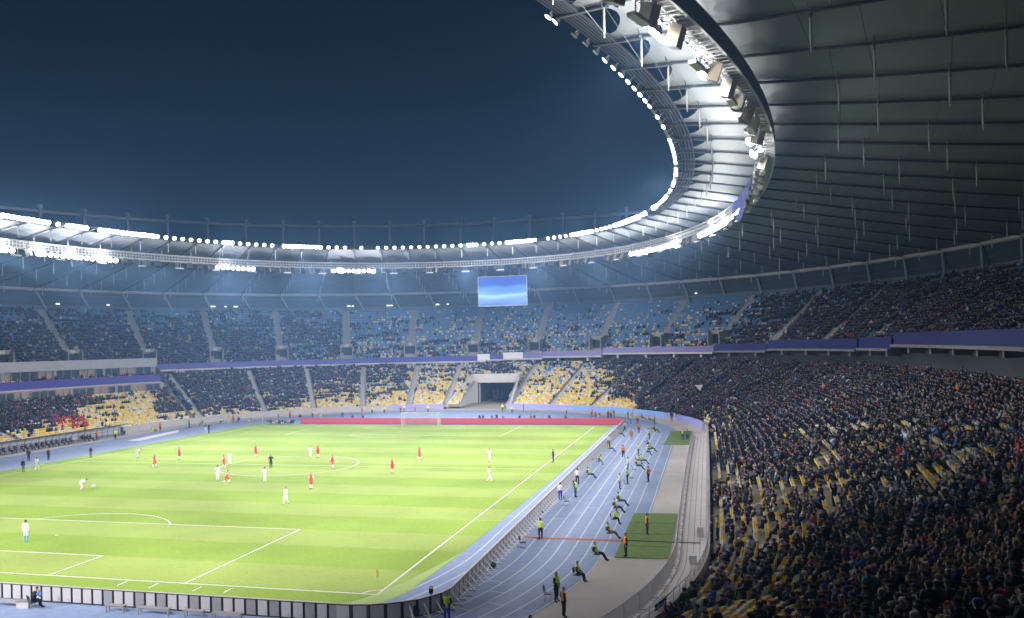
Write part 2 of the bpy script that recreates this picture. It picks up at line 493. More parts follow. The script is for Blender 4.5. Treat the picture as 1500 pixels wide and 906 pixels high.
# ------------------------------------------------------------------ tunnel
tun = empty('player_tunnel', (1.6, 108, 0), 0, 'concrete vehicle tunnel mouth cut into the far lower stand below the screen', 'tunnel')
mb = MB(); x0, x1 = TUN; zt, zl = 5.65, 7.95; yf = 108.0
mb.box(((x0 + x1) / 2, yf - .02, (zt + zl) / 2), (x1 - x0 + 2.2, .5, zl - zt))
for sx, xx in ((-1, x0), (1, x1)): mb.box((xx + sx * .55, yf + .0, zt / 2 - .05), (1.1, .46, zt + .08))
into(mb.build('portal_frame', CONC_L), tun)
for sx, xx in ((-1, x0), (1, x1)):
    mb = MB(); xo = xx + sx * 1.1; xw = xx + sx * (4.0 if sx < 0 else 1.4)
    a = [(xw, 94.6, 0), (xw, 94.6, 1.25), (xo, yf - .27, zl), (xo, yf - .27, 0)]
    b_ = [(p[0] + sx * .4, p[1], p[2]) for p in a]
    mb.add(a + b_, [(0, 1, 2, 3), (7, 6, 5, 4), (1, 5, 6, 2), (0, 4, 5, 1), (3, 2, 6, 7)])
    into(mb.build('sloping_wing_wall', CONC_L), tun)
mb = MB(); mb.box(((x0 + x1) / 2, 118, zt + .12), (x1 - x0, 19.4, .2)); mb.box((x0 - .12, 118, zt / 2), (.2, 19.4, zt)); mb.box((x1 + .12, 118, zt / 2), (.2, 19.4, zt)); mb.box(((x0 + x1) / 2, 127.8, zt / 2), (x1 - x0 + .6, .2, zt + .3))
into(mb.build('tunnel_lining', mat('tunnel_dark_lining', (.035, .05, .075), .8, .2, .5)), tun)
mb = MB(); mb.add([(x0 - 4.2, 93.5, .012), (x1 + 1.6, 93.5, .012), (x1 + 1.0, yf, .45), (x1, 127, .45), (x0, 127, .45), (x0 - 1.0, yf, .45)], [tuple(range(6))]); into(mb.build('ramp_floor', mat('ramp_sandy_concrete', (.40, .36, .31), .85, .15, .4)), tun)
mb = MB(); mb.box((x0 + .35, yf + .6, 2.7), (.35, .35, 5.4)); into(mb.build('gate_post', STEEL), tun)
for k in range(3):
    mb = MB(); mb.box((x0 + 1.5 + 1.15 * k, 119, 1.9), (.7, .3, 2.6 + .4 * (k % 2))); into(mb.build('equipment_rack', mat('rack_blue_grey', (.07, .11, .17), .7)), tun)

# service vehicle peeking from the tunnel
van = empty('parked_van', (5.95, 112.6, .45), 0, 'white van nose with dark windscreen parked inside the tunnel mouth', 'van')
mb = MB(); vv = []
prof = [(0, .35), (0, 1.0), (.9, 1.15), (1.7, 2.0), (4.6, 2.05), (4.6, .35)]
for xx in (-.8, .8): vv += [(xx, y_, z_) for y_, z_ in prof]
mb.add(vv, [tuple(range(6)), tuple(range(6, 12))[::-1]] + [(i, i + 6, (i + 1) % 6 + 6, (i + 1) % 6) for i in range(6)])
mb.build('body', WHITE, van)
mb = MB(); mb.quad((-.7, .93, 1.2), (.7, .93, 1.2), (.7, 1.62, 1.93), (-.7, 1.62, 1.93)); mb.build('windscreen', GLASS, van)
for sx in (-1, 1):
    mb = MB(); mb.box((sx * .6, -.02, .82), (.3, .06, .18)); mb.build('headlight', WHITE, van)
    for yy in (.8, 3.8): mb = MB(); mb.tube((sx * .68, yy, .33), (sx * .84, yy, .33), .33, 14); mb.build('wheel', BLACK, van)

# ================================================================== UPPER STAND
up = empty('upper_stand', (0, 120, 12), 0, 'upper tier of blue seating terraces above the purple fascia boards', 'stand')
UG0, UG1 = -.26, 2.30


def up_s(r): return SU0 + (SU1 - SU0) * r / NUP
def up_z(r, g): b = up_base(g); return b + (ZTOP - b) * r / NUP


gu = np.linspace(UG0, UG1, 420)
mb = terrace(gu, range(NUP), up_s, lambda r: up_z(r, gu))
# slab under the front edge and soffit sloping back
fr = S(gu, np.full(len(gu), SU0)); bk = S(gu, np.full(len(gu), .80)); f0 = S(gu, np.full(len(gu), SF + .003)); zb = up_base(gu)
A = np.c_[f0, zb]; B = np.c_[fr, zb]; mb.strip(A, B)
into(mb.build('terrace', CONC), up)
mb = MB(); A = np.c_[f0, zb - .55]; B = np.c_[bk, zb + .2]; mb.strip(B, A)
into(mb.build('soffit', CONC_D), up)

CONC_SHADED = mat('shaded_concrete', (.20, .195, .19), .85, .15, .4)  # beam concrete darkened for the right side, shade put into the colour
# fascia boards following the photographed steps: px range, top, bottom, material, label
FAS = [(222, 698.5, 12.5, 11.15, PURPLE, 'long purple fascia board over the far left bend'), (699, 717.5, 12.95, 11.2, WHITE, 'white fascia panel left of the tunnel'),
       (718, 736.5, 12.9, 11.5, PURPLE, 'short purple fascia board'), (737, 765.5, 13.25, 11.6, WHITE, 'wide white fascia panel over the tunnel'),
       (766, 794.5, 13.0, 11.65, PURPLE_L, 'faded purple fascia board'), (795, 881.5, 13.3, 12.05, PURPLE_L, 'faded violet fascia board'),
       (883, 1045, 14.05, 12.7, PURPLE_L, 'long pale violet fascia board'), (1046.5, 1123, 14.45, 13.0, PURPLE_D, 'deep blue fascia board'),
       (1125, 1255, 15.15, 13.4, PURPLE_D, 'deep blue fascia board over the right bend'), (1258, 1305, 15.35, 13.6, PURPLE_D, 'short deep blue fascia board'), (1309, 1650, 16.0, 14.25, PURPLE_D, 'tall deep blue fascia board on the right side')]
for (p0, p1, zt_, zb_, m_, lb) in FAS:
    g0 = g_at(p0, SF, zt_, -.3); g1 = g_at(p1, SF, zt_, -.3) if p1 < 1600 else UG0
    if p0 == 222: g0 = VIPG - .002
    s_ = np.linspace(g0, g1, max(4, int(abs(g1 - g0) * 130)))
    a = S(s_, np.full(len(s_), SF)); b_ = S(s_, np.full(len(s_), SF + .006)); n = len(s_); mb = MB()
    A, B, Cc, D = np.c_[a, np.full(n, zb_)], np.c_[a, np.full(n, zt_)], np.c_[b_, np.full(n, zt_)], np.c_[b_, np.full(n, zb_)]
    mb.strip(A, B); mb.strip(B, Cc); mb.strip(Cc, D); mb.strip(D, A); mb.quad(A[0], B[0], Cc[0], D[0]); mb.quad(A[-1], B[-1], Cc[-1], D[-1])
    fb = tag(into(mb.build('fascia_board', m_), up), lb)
    mb = MB()                        # concrete edge beam below the board, pale left, shaded copy right
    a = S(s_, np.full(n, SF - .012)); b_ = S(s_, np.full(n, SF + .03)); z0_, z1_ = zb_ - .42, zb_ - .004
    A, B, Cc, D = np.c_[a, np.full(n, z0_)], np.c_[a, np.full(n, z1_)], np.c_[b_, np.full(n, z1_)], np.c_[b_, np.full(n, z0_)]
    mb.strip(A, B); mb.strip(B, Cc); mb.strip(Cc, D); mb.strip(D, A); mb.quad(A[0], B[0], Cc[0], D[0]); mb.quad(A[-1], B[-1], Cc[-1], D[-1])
    into(mb.build('edge_beam', CONC_L if p0 < 1040 else CONC_SHADED), up)
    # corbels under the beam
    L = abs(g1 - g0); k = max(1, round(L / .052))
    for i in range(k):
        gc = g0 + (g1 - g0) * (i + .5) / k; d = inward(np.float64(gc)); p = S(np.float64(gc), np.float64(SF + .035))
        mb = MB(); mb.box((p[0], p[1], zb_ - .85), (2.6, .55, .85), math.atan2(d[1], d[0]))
        into(mb.build('corbel', CONC_L if p0 < 1040 else CONC_SHADED), up)

# vomitories with numbers and stair aisles
VOMS = [(1.7686, '66'), (1.6711, '64'), (1.5602, '62'), (1.4575, '60'), (1.3552, '58'), (1.2516, '56'), (1.1484, '54'), (1.0444, '52'), (.9421, '50'), (.839, '48'), (.736, ''), (.633, ''), (.529, ''), (.426, ''), (.322, ''), (.219, ''), (.116, ''), (.012, ''), (-.09, ''), (-.19, ''), (1.88, ''), (1.99, ''), (2.1, ''), (2.21, '')]
# numbers read off the photograph, left to right from the left bend
nums = {1.5602: '64', 1.4575: '62', 1.3552: '60', 1.2516: '58', 1.1484: '56', 1.0444: '54', .9421: '52', 1.6711: '66', 1.7686: '68'}
VOM_G = [v[0] for v in VOMS]
for gv, _ in VOMS:
    if gv < .6: continue
    d = inward(np.float64(gv)); rz = math.atan2(d[1], d[0]); bz = float(up_base(gv))
    p = S(np.float64(gv), np.float64(.635)); fz = float(up_z((.61 - SU0) / (SU1 - SU0) * NUP, gv))
    Mx = Matrix.Translation((p[0], p[1], 0)) @ Matrix.Rotation(rz, 4, 'Z')      # local +x looks to the pitch
    mb = MB(); hgt = 3.1; z0 = bz + .9
    for sy in (-1, 1):
        mb.box(0, (4.6, .22, hgt), mtx=Mx @ Matrix.Translation((-.1, sy * 1.55, z0 + hgt / 2)))
    mb.box(0, (3.2, 3.32, .9), mtx=Mx @ Matrix.Translation((-.9, 0, z0 + hgt - .1)))
    v_ = into(mb.build('vomitory', CONC), up)
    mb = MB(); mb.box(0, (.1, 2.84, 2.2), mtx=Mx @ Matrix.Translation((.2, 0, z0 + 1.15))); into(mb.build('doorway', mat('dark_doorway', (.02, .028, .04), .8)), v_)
    if gv in nums:
        fc = bpy.data.curves.new('section_text', 'FONT'); fc.body = nums[gv]; fc.size = 1.05; fc.align_x = 'CENTER'; fc.align_y = 'CENTER'; fc.extrude = .01
        fo = link('text_source', fc); dg = bpy.context.evaluated_depsgraph_get(); tm = bpy.data.meshes.new_from_object(fo.evaluated_get(dg)); bpy.data.objects.remove(fo)
        tm.transform(Mx @ Matrix.Translation((.73, 0, z0 + hgt - .1)) @ Matrix.Rotation(PI / 2, 4, 'Z') @ Matrix.Rotation(PI / 2, 4, 'X')); tm.materials.clear(); tm.materials.append(WHITE)
        into(link('section_number', tm), v_)
    mb = MB()
    for r in range(5, NUP):
        for q in (0, .5):
            c = S(np.float64(gv), np.float64(up_s(r + q + .25))); L = np.linalg.norm(S(np.float64(gv), np.float64(up_s(r + .5))) - S(np.float64(gv), np.float64(up_s(r)))) * 1.02
            stp = float(up_z(r + 1, gv) - up_z(r, gv))
            mb.box((c[0], c[1], float(up_z(r, gv)) + (.03 if q == 0 else stp / 2 + .01) - .1), (L, 1.5, .22), rz)
    into(mb.build('stairway', mat('upper_stair_concrete', (.24, .24, .245), .85, .12, .6)), up)

# back wall, glazing band and leaning columns under the roof edge
g_ = np.linspace(UG0, UG1, 300); mb = MB()
a = S(g_, np.full(300, .978)); b_ = S(g_, np.full(300, 1.0)); A = np.c_[a, np.full(300, ZTOP - .4)]; B = np.c_[a, np.full(300, ZTOP + 1.1)]; mb.strip(A, B)
Cc = np.c_[b_, np.full(300, ZTOP + 1.1)]; mb.strip(B, Cc)
into(mb.build('rear_parapet', mat('rear_parapet_paint', (.10, .13, .17), .7, .1, .3)), up)
mb = MB(); A = np.c_[b_, np.full(300, ZTOP + 1.05)]; B = np.c_[b_, np.full(300, 31.4)]; mb.strip(A, B); into(mb.build('rear_glazing', mat('rear_dark_glazing', (.022, .04, .06), .6, .2, .2)), up)
for zz, ww in ((28.3, .12), (29.7, .12)):
    mb = MB(); c = S(g_, np.full(300, .995)); mb.path([(x, y, zz) for x, y in c], ww, 4); into(mb.build('glazing_transom', STEEL_D), up)
NCOL = 73; G_COL = [(.0316 + k * 4 / NCOL) for k in range(NCOL)]
for gk in G_COL:
    gs = ((gk + 1.0) % 4) - 1.0
    if not (UG0 < gs < UG1): continue
    p = P3(gs, 1.0, 31.1); q = P3(gs - .012, .972, 26.2)
    mb = MB(); mb.tube(p, q, .30, 8, .26); into(mb.build('column', mat('column_grey_paint', (.24, .26, .28), .5)), up)
# small white lights along the concourse
for px in (84, 158, 312, 330, 345, 511, 517, 569, 574, 641, 656, 1020):
    gl = g_at(px, .99, 27.6); p = P3(gl, .985, 27.55)
    ln = empty('concourse_light', p, 0, None, 'light', 'small lights along the rear concourse')
    d = inward(np.float64(gl)); mb = MB(); mb.box((0, 0, 0), (.12, random.uniform(.5, 1.7), .32), math.atan2(d[1], d[0])); mb.build('lens', mat('kiosk_light', (.8, .8, .8), .5, 0, 1, 0, ((1, .97, .93), 2.2)), ln)
    ln['label'] = 'small white light on the rear concourse behind the upper tier, %s from the left' % ordinal([84, 158, 312, 330, 345, 511, 517, 569, 574, 641, 656, 1020].index(px) + 1)

# ================================================================== HOSPITALITY BOXES ON THE LEFT
vip = empty('hospitality_block', (-80, 60, 6), 0, 'hospitality boxes with glass fronts and purple fascia in the left side stand', 'stand')
gv = np.linspace(VIPG + .003, LG1, 120); n = len(gv)


def band(name, s_a, s_b, z0, z1, m, parent=vip, g=gv):
    n = len(g); a = S(g, np.full(n, s_a)); b = S(g, np.full(n, s_b)); mb = MB()
    A, B, Cc, D = np.c_[a, np.full(n, z0)], np.c_[a, np.full(n, z1)], np.c_[b, np.full(n, z1)], np.c_[b, np.full(n, z0)]
    mb.strip(A, B); mb.strip(B, Cc); mb.strip(Cc, D); mb.strip(D, A); mb.quad(A[0], B[0], Cc[0], D[0]); mb.quad(A[-1], B[-1], Cc[-1], D[-1])
    return into(mb.build(name, m), parent)


ls20 = low_s(VIPROWS)
WARM = mat('lit_room_wall', (.34, .27, .22), .8, .25, .6)
band('lower_box_wall', ls20 + .045, ls20 + .06, 5.9, 8.4, WARM)
band('walkway_slab', ls20 - .004, ls20 + .06, 5.9, 6.25, CONC)
band('purple_fascia', .425, .432, 8.62, 10.25, PURPLE)
band('fascia_edge_beam', .418, .44, 8.05, 8.6, CONC_L)
band('balcony_slab', .434, .56, 8.9, 9.2, CONC)
band('upper_box_wall', .515, .525, 9.2, 12.1, WARM)
band('grey_parapet', .497, .506, 12.0, 14.05, mat('grey_metal_cladding', (.36, .36, .375), .55, .1, .5))
band('parapet_slab', .506, .58, 12.0, 12.4, CONC)
gm = np.arange(VIPG + .01, LG1, .0125)
MULL = mat('box_frame_grey', (.30, .29, .30), .6)
for s_, z0, z1 in ((ls20 + .04, 6.25, 8.2), (.510, 9.25, 12.0)):
    for i, gk in enumerate(gm):
        if (i * 7) % 5 in (0, 2, 3):
            q = np.array([gk + .001, gk + .0115]); a = S(q, np.full(2, s_)); b2 = S(q, np.full(2, s_ + .0006)); mb = MB()
            mb.add([(*a[0], z0), (*a[1], z0), (*a[1], z1), (*a[0], z1), (*b2[0], z0), (*b2[1], z0), (*b2[1], z1), (*b2[0], z1)], [(0, 1, 2, 3), (7, 6, 5, 4), (0, 4, 5, 1), (1, 5, 6, 2), (2, 6, 7, 3), (3, 7, 4, 0)])
            into(mb.build('glass_pane', GLASS), vip)
        mb = MB(); mb.bar(P3(gk, s_ - .002, z0), P3(gk, s_ - .002, z1), .12 if i % 6 else .8, .15); into(mb.build('mullion', MULL), vip)
# end wall of the block
mb = MB(); a, b_, c = P3(VIPG, .40, 0), P3(VIPG, .56, 0), 0
mb.add([(*a[:2], 6.2), (*b_[:2], 6.2), (*b_[:2], 12.0), (*a[:2], 10.3)], [(0, 1, 2, 3)])
into(mb.build('end_wall', CONC_L), vip)

# ================================================================== ROOF
RZ_IN, RZ_OUT = 38.57, 31.25


def roof_pt(g, s):
    s = np.asarray(s, float); a = RIM(g); b = OUT(g); p = a * (1 - s[..., None]) + b * s[..., None]
    zin = RZ_IN - .87 * np.cos(2 * np.arctan2(a[..., 1] / 88.05, a[..., 0] / 51.56))
    z = zin * (1 - s) + RZ_OUT * s - .55 * np.sin(PI * s)
    return np.concatenate([p, np.asarray(z)[..., None]], -1)


def RP(g, s): return Vector(roof_pt(np.float64(g), np.float64(s)))


roof = empty('stadium_roof', (0, 110, 33), 0, 'pale membrane canopy roof on radial cables ringing the stadium', 'roof')
# membrane: ten facets between neighbouring cables, arched upward, scalloped at the inner edge
NF, NS = 8, 14
G = []
for k in range(NCOL):
    for j in range(NF): G.append((G_COL[0] + (k + j / NF) * 4 / NCOL, j / NF))
ga = np.array([x[0] for x in G]); fa = np.array([x[1] for x in G]); nG = len(ga)
rows = []
for i in range(NS + 1):
    t = i / NS
    edge = .004 + .056 * np.sin(PI * fa) ** .5           # where the cloth begins
    s = edge + (1 - edge) * t
    p = roof_pt(ga, s); p[:, 2] += np.sin(PI * fa) * .85 * np.sin(PI * min(1, .12 + .88 * s.mean())) ** .5 * (1 - t ** 6)
    rows.append(p)
V = np.concatenate(rows); F = []
for i in range(NS):
    for j in range(nG):
        j2 = (j + 1) % nG; F.append((i * nG + j, i * nG + j2, (i + 1) * nG + j2, (i + 1) * nG + j))
mb = MB(); mb.v = V.tolist(); mb.n = len(V); mb.f = F; mb.m = [0] * len(F)
MEMB = mat('roof_membrane', (.185, .205, .228), .6, .06, .15)
into(mb.build('membrane', MEMB, smooth=True), roof)
# outer edge beam and inner cable bundle
gr = np.linspace(0, 4, 480, endpoint=False)
mb = MB(); p = roof_pt(gr, np.ones(480)); mb.path([(x, y, z - .25) for x, y, z in p], .42, 6, closed=True); into(mb.build('edge_beam', mat('edge_beam_paint', (.50, .49, .47), .5)), roof)
for k in range(6):
    mb = MB(); p = roof_pt(gr, np.full(480, .001 + .0062 * k)); mb.path([(x, y, z - .12 - .03 * k) for x, y, z in p], .11, 5, closed=True)
    into(mb.build('tension_cable', mat('tension_cable_steel', (.035, .042, .055), .75)), roof)
CABLE = mat('radial_cable_steel', (.045, .052, .062), .5)
for gk in G_COL:
    mb = MB()
    mb.path([RP(gk, s) + Vector((0, 0, -.16)) for s in np.linspace(0, 1, 10)], .125, 6)
    # clamp plate at the cable bundle
    a, b_ = RP(gk, -.002), RP(gk, .075); mb.bar(a + Vector((0, 0, -.32)), b_ + Vector((0, 0, -.26)), .32, .16)
    into(mb.build('radial_cable', CABLE), roof)
# flying struts
STRUTM = [mat('strut_pale_paint', (.42, .43, .43), .5), CABLE]


def strut_mb(mb, gk, s, L):
    p = RP(gk, s); top = p + Vector((0, 0, .15)); bot = p + Vector((0, 0, -L))
    mb.tube(top, bot, .075, 6, .085, 0); mb.tube(bot, bot - Vector((0, 0, .3)), .045, 6, None, 0)
    for dg in (-.006, .006):
        q = RP(gk + dg, s); mb.tube(q + Vector((0, 0, .12)), p + Vector((0, 0, -L * .28)), .035, 4, None, 1)
    for sg in (-1, 1):             # fine guy wires to the neighbouring cables
        q = RP(gk + sg * 4 / NCOL, s); mb.tube(q - Vector((0, 0, .2)), bot, .018, 3, None, 1, False)


cand = []
for ki, gk in enumerate(G_COL):
    for si, s in enumerate((.07, .30, .43, .56, .69, .82, .93)):
        sj = s + (.03 if ki % 2 else -.02) * (si > 0)
        L = 2.4 if s > .2 else 2.0
        P = RP(gk, sj); u = pix(np.array(P))
        vis = (0 < u[0] < 1500) and (u[1] > 0) and u[2] > 5
        cand.append((u[2] if vis else 1e4 + u[2], gk, sj, L))
cand.sort()
for d_, gk, s, L in cand[:100]:
    mb = MB(); strut_mb(mb, gk, s, L); into(mb.build('flying_strut', STRUTM), roof)
mb = MB()
for d_, gk, s, L in cand[100:]: strut_mb(mb, gk, s, L)
o = into(mb.build('far_flying_struts', STRUTM), roof); o['kind'] = 'stuff'

# upper compression ring behind the far roof, standing on masts
ringup = empty('compression_ring', (0, 150, 54), 0, 'thin steel ring beam on masts standing up behind the far roof edge', 'ring beam')
mb = MB(); q = RINGUP(gr); mb.path([(x, y, 53.7) for x, y in q], .42, 6, closed=True); RINGM = mat('ring_beam_paint', (.50, .52, .55), .5, .05, .3)
into(mb.build('ring_tube', RINGM), ringup)
for px in (59, 123, 187, 245, 304, 360, 414, 467, 519, 571, 621, 675, 723, 776, 824, 872, 918):
    # position on the ring by its sight line
    gg_ = np.linspace(.5, 2.2, 3000); c = RINGUP(gg_); u = pix(np.c_[c, np.full(3000, 53.7)]); k = np.abs(u[:, 0] - px).argmin(); x, y = c[k]
    mb = MB(); mb.tube((x * 1.0, y * 1.0, 55.2), (x * .97, y * .97, 30.0), .36, 8, .4); mb.box((x, y, 55.0), (.9, .9, .9))
    into(mb.build('mast', RINGM), ringup)

# ================================================================== CATWALK
ZC = 34.6


def dzc(x, y): return -.68 * np.cos(2 * np.arctan2(np.asarray(y) / 100.7, np.asarray(x) / 60.96))


cat = empty('lighting_catwalk', (0, 88, ZC), 0, 'white lattice lighting catwalk hanging in a ring below the roof', 'catwalk')
NC = 720; gc = np.linspace(0, 4, NC, endpoint=False); ci = CAT(gc)
nrm = np.roll(ci, -1, 0) - np.roll(ci, 1, 0); nrm = np.c_[nrm[:, 1], -nrm[:, 0]]; nrm /= np.linalg.norm(nrm, axis=1)[:, None]   # outward
CWM = mat('catwalk_white_steel', (.62, .61, .60), .5, .05, 1)
IN, OU = ci - nrm * .8, ci + nrm * .8


def rail(c, z, r, name, m=CWM):
    mb = MB(); mb.path([(x, y, z) for x, y in c], r, 4, closed=True); return into(mb.build(name, m), cat)


rail(OU, ZC, .12, 'outer_chord'); rail(OU, ZC + 1.25, .07, 'outer_chord')
mb = MB()
for k in range(0, NC, 1): mb.bar((*IN[k], ZC), (*IN[k], ZC + 1.2), .07)
for z, r in ((ZC, .10), (ZC + .55, .05), (ZC + 1.2, .08)): mb.path([(x, y, z) for x, y in IN], r, 4, closed=True)
into(mb.build('railing_lattice', CWM), cat)
mb = MB(); A = np.c_[OU + nrm * .06, np.full(NC, ZC - .02)]; B = np.c_[OU + nrm * .06, np.full(NC, ZC + 1.15)]; A2 = np.c_[OU + nrm * .1, np.full(NC, ZC - .02)]; B2 = np.c_[OU + nrm * .1, np.full(NC, ZC + 1.15)]
mb.strip(A, B, closed=True); mb.strip(A2, B2, closed=True); mb.strip(A, A2, closed=True); mb.strip(B, B2, closed=True)
into(mb.build('outer_parapet', mat('parapet_dark_panel', (.11, .115, .12), .6, .1, 1)), cat)
mb = MB()
for k in range(0, NC):
    mb.bar((*IN[k], ZC - .03), (*OU[k], ZC - .03), .10, .06)
    a = (IN[k] * .5 + OU[k] * .5); b_ = (IN[(k + 1) % NC] * .5 + OU[(k + 1) % NC] * .5)
    mb.bar((*a, ZC - .03), (*b_, ZC - .03), .08, .05)
    if k % 2: mb.bar((*IN[k], ZC - .08), (*OU[(k + 1) % NC], ZC - .08), .06, .05)
into(mb.build('floor_grating', CWM), cat)
mb = MB(); A = np.c_[ci - nrm * .1, np.full(NC, ZC + .06)]; B = np.c_[ci + nrm * .74, np.full(NC, ZC + .06)]; mb.strip(A, B, closed=True); into(mb.build('floor_plate', mat('catwalk_plate', (.30, .29, .28), .6, .1, 1)), cat)
for gk in G_COL:
    c = CAT(np.float64(gk)); s_l = np.linspace(0, .5, 200); q = roof_pt(np.full(200, gk), s_l); j = np.linalg.norm(q[:, :2] - c, axis=1).argmin()
    mb = MB(); mb.tube((*c, ZC + float(dzc(*c))), (c[0], c[1], q[j, 2] - .1), .11, 6); into(mb.build('hanger', mat('hanger_grey', (.36, .37, .38), .5)), cat)

for ch in cat.children:                 # the ring rises gently towards the ends of the pitch
    if ch.name.startswith('hanger'): continue
    n_ = len(ch.data.vertices); co_ = np.empty(n_ * 3, np.float32); ch.data.vertices.foreach_get('co', co_); co_ = co_.reshape(-1, 3)
    co_[:, 2] += dzc(co_[:, 0], co_[:, 1]); ch.data.vertices.foreach_set('co', co_.ravel()); ch.data.update()
# ------------------------------------------------------------------ floodlights


def aim(p, tgt):
    d = (Vector(tgt) - Vector(p)).normalized(); return d.to_track_quat('-Z', 'Y')


def lamp_meshes(r):
    mb = MB(); mb.tube((0, 0, .42), (0, 0, .0), r * .45, 14, r * 1.02); mb.tube((0, 0, 0), (0, 0, -.05), r * 1.05, 14, r * 1.05); hm = mb
    ml = MB(); n = 14; ml.add([(r * math.cos(2 * PI * i / n), r * math.sin(2 * PI * i / n), -.055) for i in range(n)] + [(0, 0, -.09)], [(i, n, (i + 1) % n) for i in range(n)])
    mk = MB(); mk.bar((-r * 1.12, 0, .1), (-r * 1.12, 0, .6), .05, .08); mk.bar((r * 1.12, 0, .1), (r * 1.12, 0, .6), .05, .08); mk.bar((-r * 1.14, 0, .6), (r * 1.14, 0, .6), .06, .08)
    return hm, ml, mk


HOUS = mat('floodlight_housing', (.10, .105, .115), .45, 0, 1, .4)
hm, ml, mk = lamp_meshes(.29); ROUND = (hm.mesh('lamp_housing', HOUS, True), ml.mesh('lamp_lens', LAMP), mk.mesh('lamp_yoke', STEEL), ml.mesh('dim_lens', LAMP_S))
hm, ml, mk = lamp_meshes(.42); BIGR = (hm.mesh('large_housing', HOUS, True), ml.mesh('large_lens', LAMP), mk.mesh('large_yoke', STEEL), ml.mesh('large_dim_lens', LAMP_S))


def lamp(p, tgt, set_, bright, group, label):
    e = empty('floodlight', p, 0, label, 'floodlight', group); e.rotation_mode = 'QUATERNION'; e.rotation_quaternion = aim(p, tgt)
    for nm, me in (('housing', set_[0]), ('lens', set_[1] if bright else set_[3]), ('yoke', set_[2])): link(nm, me, e)
    return e


def cluster_hit(px, L): return any(a <= px <= b for a, b in L)


RIM_BRIGHT = [(-60, 76), (98, 130), (146, 188), (191, 229), (322, 345), (415, 470), (684, 696), (738, 780), (836, 866), (902, 935)]
SCRX = 738
hm, ml, mk = lamp_meshes(.40); FARR = (hm.mesh('lamp_housing', HOUS, True), ml.mesh('lamp_lens', LAMP), mk.mesh('lamp_yoke', STEEL), ml.mesh('dim_lens', LAMP_S))
LAMP_M = mat('mid_lamp_glass', (.9, .9, .9), .3, 0, 1, 0, ((1, .955, 1), 5)); MIDL = ml.mesh('mid_lens', LAMP_M)
hm, ml, mk = lamp_meshes(.27); NEARR = (hm.mesh('lamp_housing', HOUS, True), ml.mesh('lamp_lens', LAMP_M), mk.mesh('lamp_yoke', STEEL), ml.mesh('dark_lens', mat('unlit_lamp_glass', (.35, .36, .38), .15)))
gl = np.arange(-.66, 2.1, .0088); rp_ = roof_pt(gl, np.zeros(len(gl)))
ins = RIM(gl); tang = np.gradient(ins, axis=0); nr = np.c_[tang[:, 1], -tang[:, 0]]; nr /= np.linalg.norm(nr, axis=1)[:, None]
nb = 0; OFF_Y = [(17, 36), (52, 80), (150, 156)]
for i in range(len(gl)):
    p = rp_[i].copy(); p[:2] -= nr[i] * .35; p[2] -= .45
    u = pix(p)
    if u[2] < 8 or u[0] < -30 or u[1] < -15: continue
    near = u[0] > 700 and u[1] < 300
    jit = rng.normal(size=3) * 4
    if near:
        if u[1] < 62 and i % 7 not in (0, 1, 4): continue
        if u[1] > 62 and i % 2: continue
        br = not cluster_hit(u[1], [(62, 82)]) and not (u[1] < 62 and i % 7 == 4)
        if not br and i % 2: continue
        nb += 1
        if u[1] > 150 and rng.random() < .30: br = False
        lamp(p, (p[0] * -.1 + 18 + jit[0], p[1] * .1 - 45 + jit[1], 0), NEARR, br, 'floodlights along the inner roof rim', '%s round floodlight on the near inner roof rim, %s along' % ('lit' if br else 'unlit', ordinal(nb)))
        continue
    br = cluster_hit(u[0], RIM_BRIGHT)
    if not br and (i % 2 or rng.random() < .22): continue
    nb += 1; tgt = (p[0] * -.1 + jit[0] + 10, p[1] * .1 - 20 + jit[1], 0)
    e = lamp(p, tgt, FARR, br, 'floodlights along the inner roof rim', '%s round floodlight on the far inner roof rim, %s along' % ('glaring' if br else 'dimmer', ordinal(nb)))
    if not br and rng.random() < .6: e.children[1].data = MIDL

CAT_BRIGHT = [(-60, 20), (44, 172), (314, 372), (486, 550), (930, 1000), (1030, 1096)]
gl = np.arange(-.66, 2.1, .0100); cp = CAT(gl); tang = np.gradient(cp, axis=0); nr = np.c_[tang[:, 1], -tang[:, 0]]; nr /= np.linalg.norm(nr, axis=1)[:, None]
BOXM = [mat('cream_box_paint', (.62, .52, .36), .55, .1, 1.5), mat('box_dark_side', (.06, .06, .065), .6), mat('pale_cream_box_paint', (.70, .64, .52), .55, .08, 1.5)]


def box_mesh(mi, nm):
    mb = MB(); vs = []
    w0, w1, dp, ht = .52, .40, .75, .62
    for x, y in ((-w0, -dp * .5), (w0, -dp * .5), (w1, dp * .5), (-w1, dp * .5)):
        vs += [(x, y, -ht), (x * .96, y * .96, ht)]
    mb.add(vs, [(0, 2, 3, 1)], 1); k = mb.n - 8
    mb.f += [(2, 4, 5, 3), (4, 6, 7, 5), (6, 0, 1, 7), (1, 3, 5, 7), (0, 6, 4, 2)]; mb.m += [mi, mi, mi, mi, 1]
    return mb.mesh(nm, BOXM)


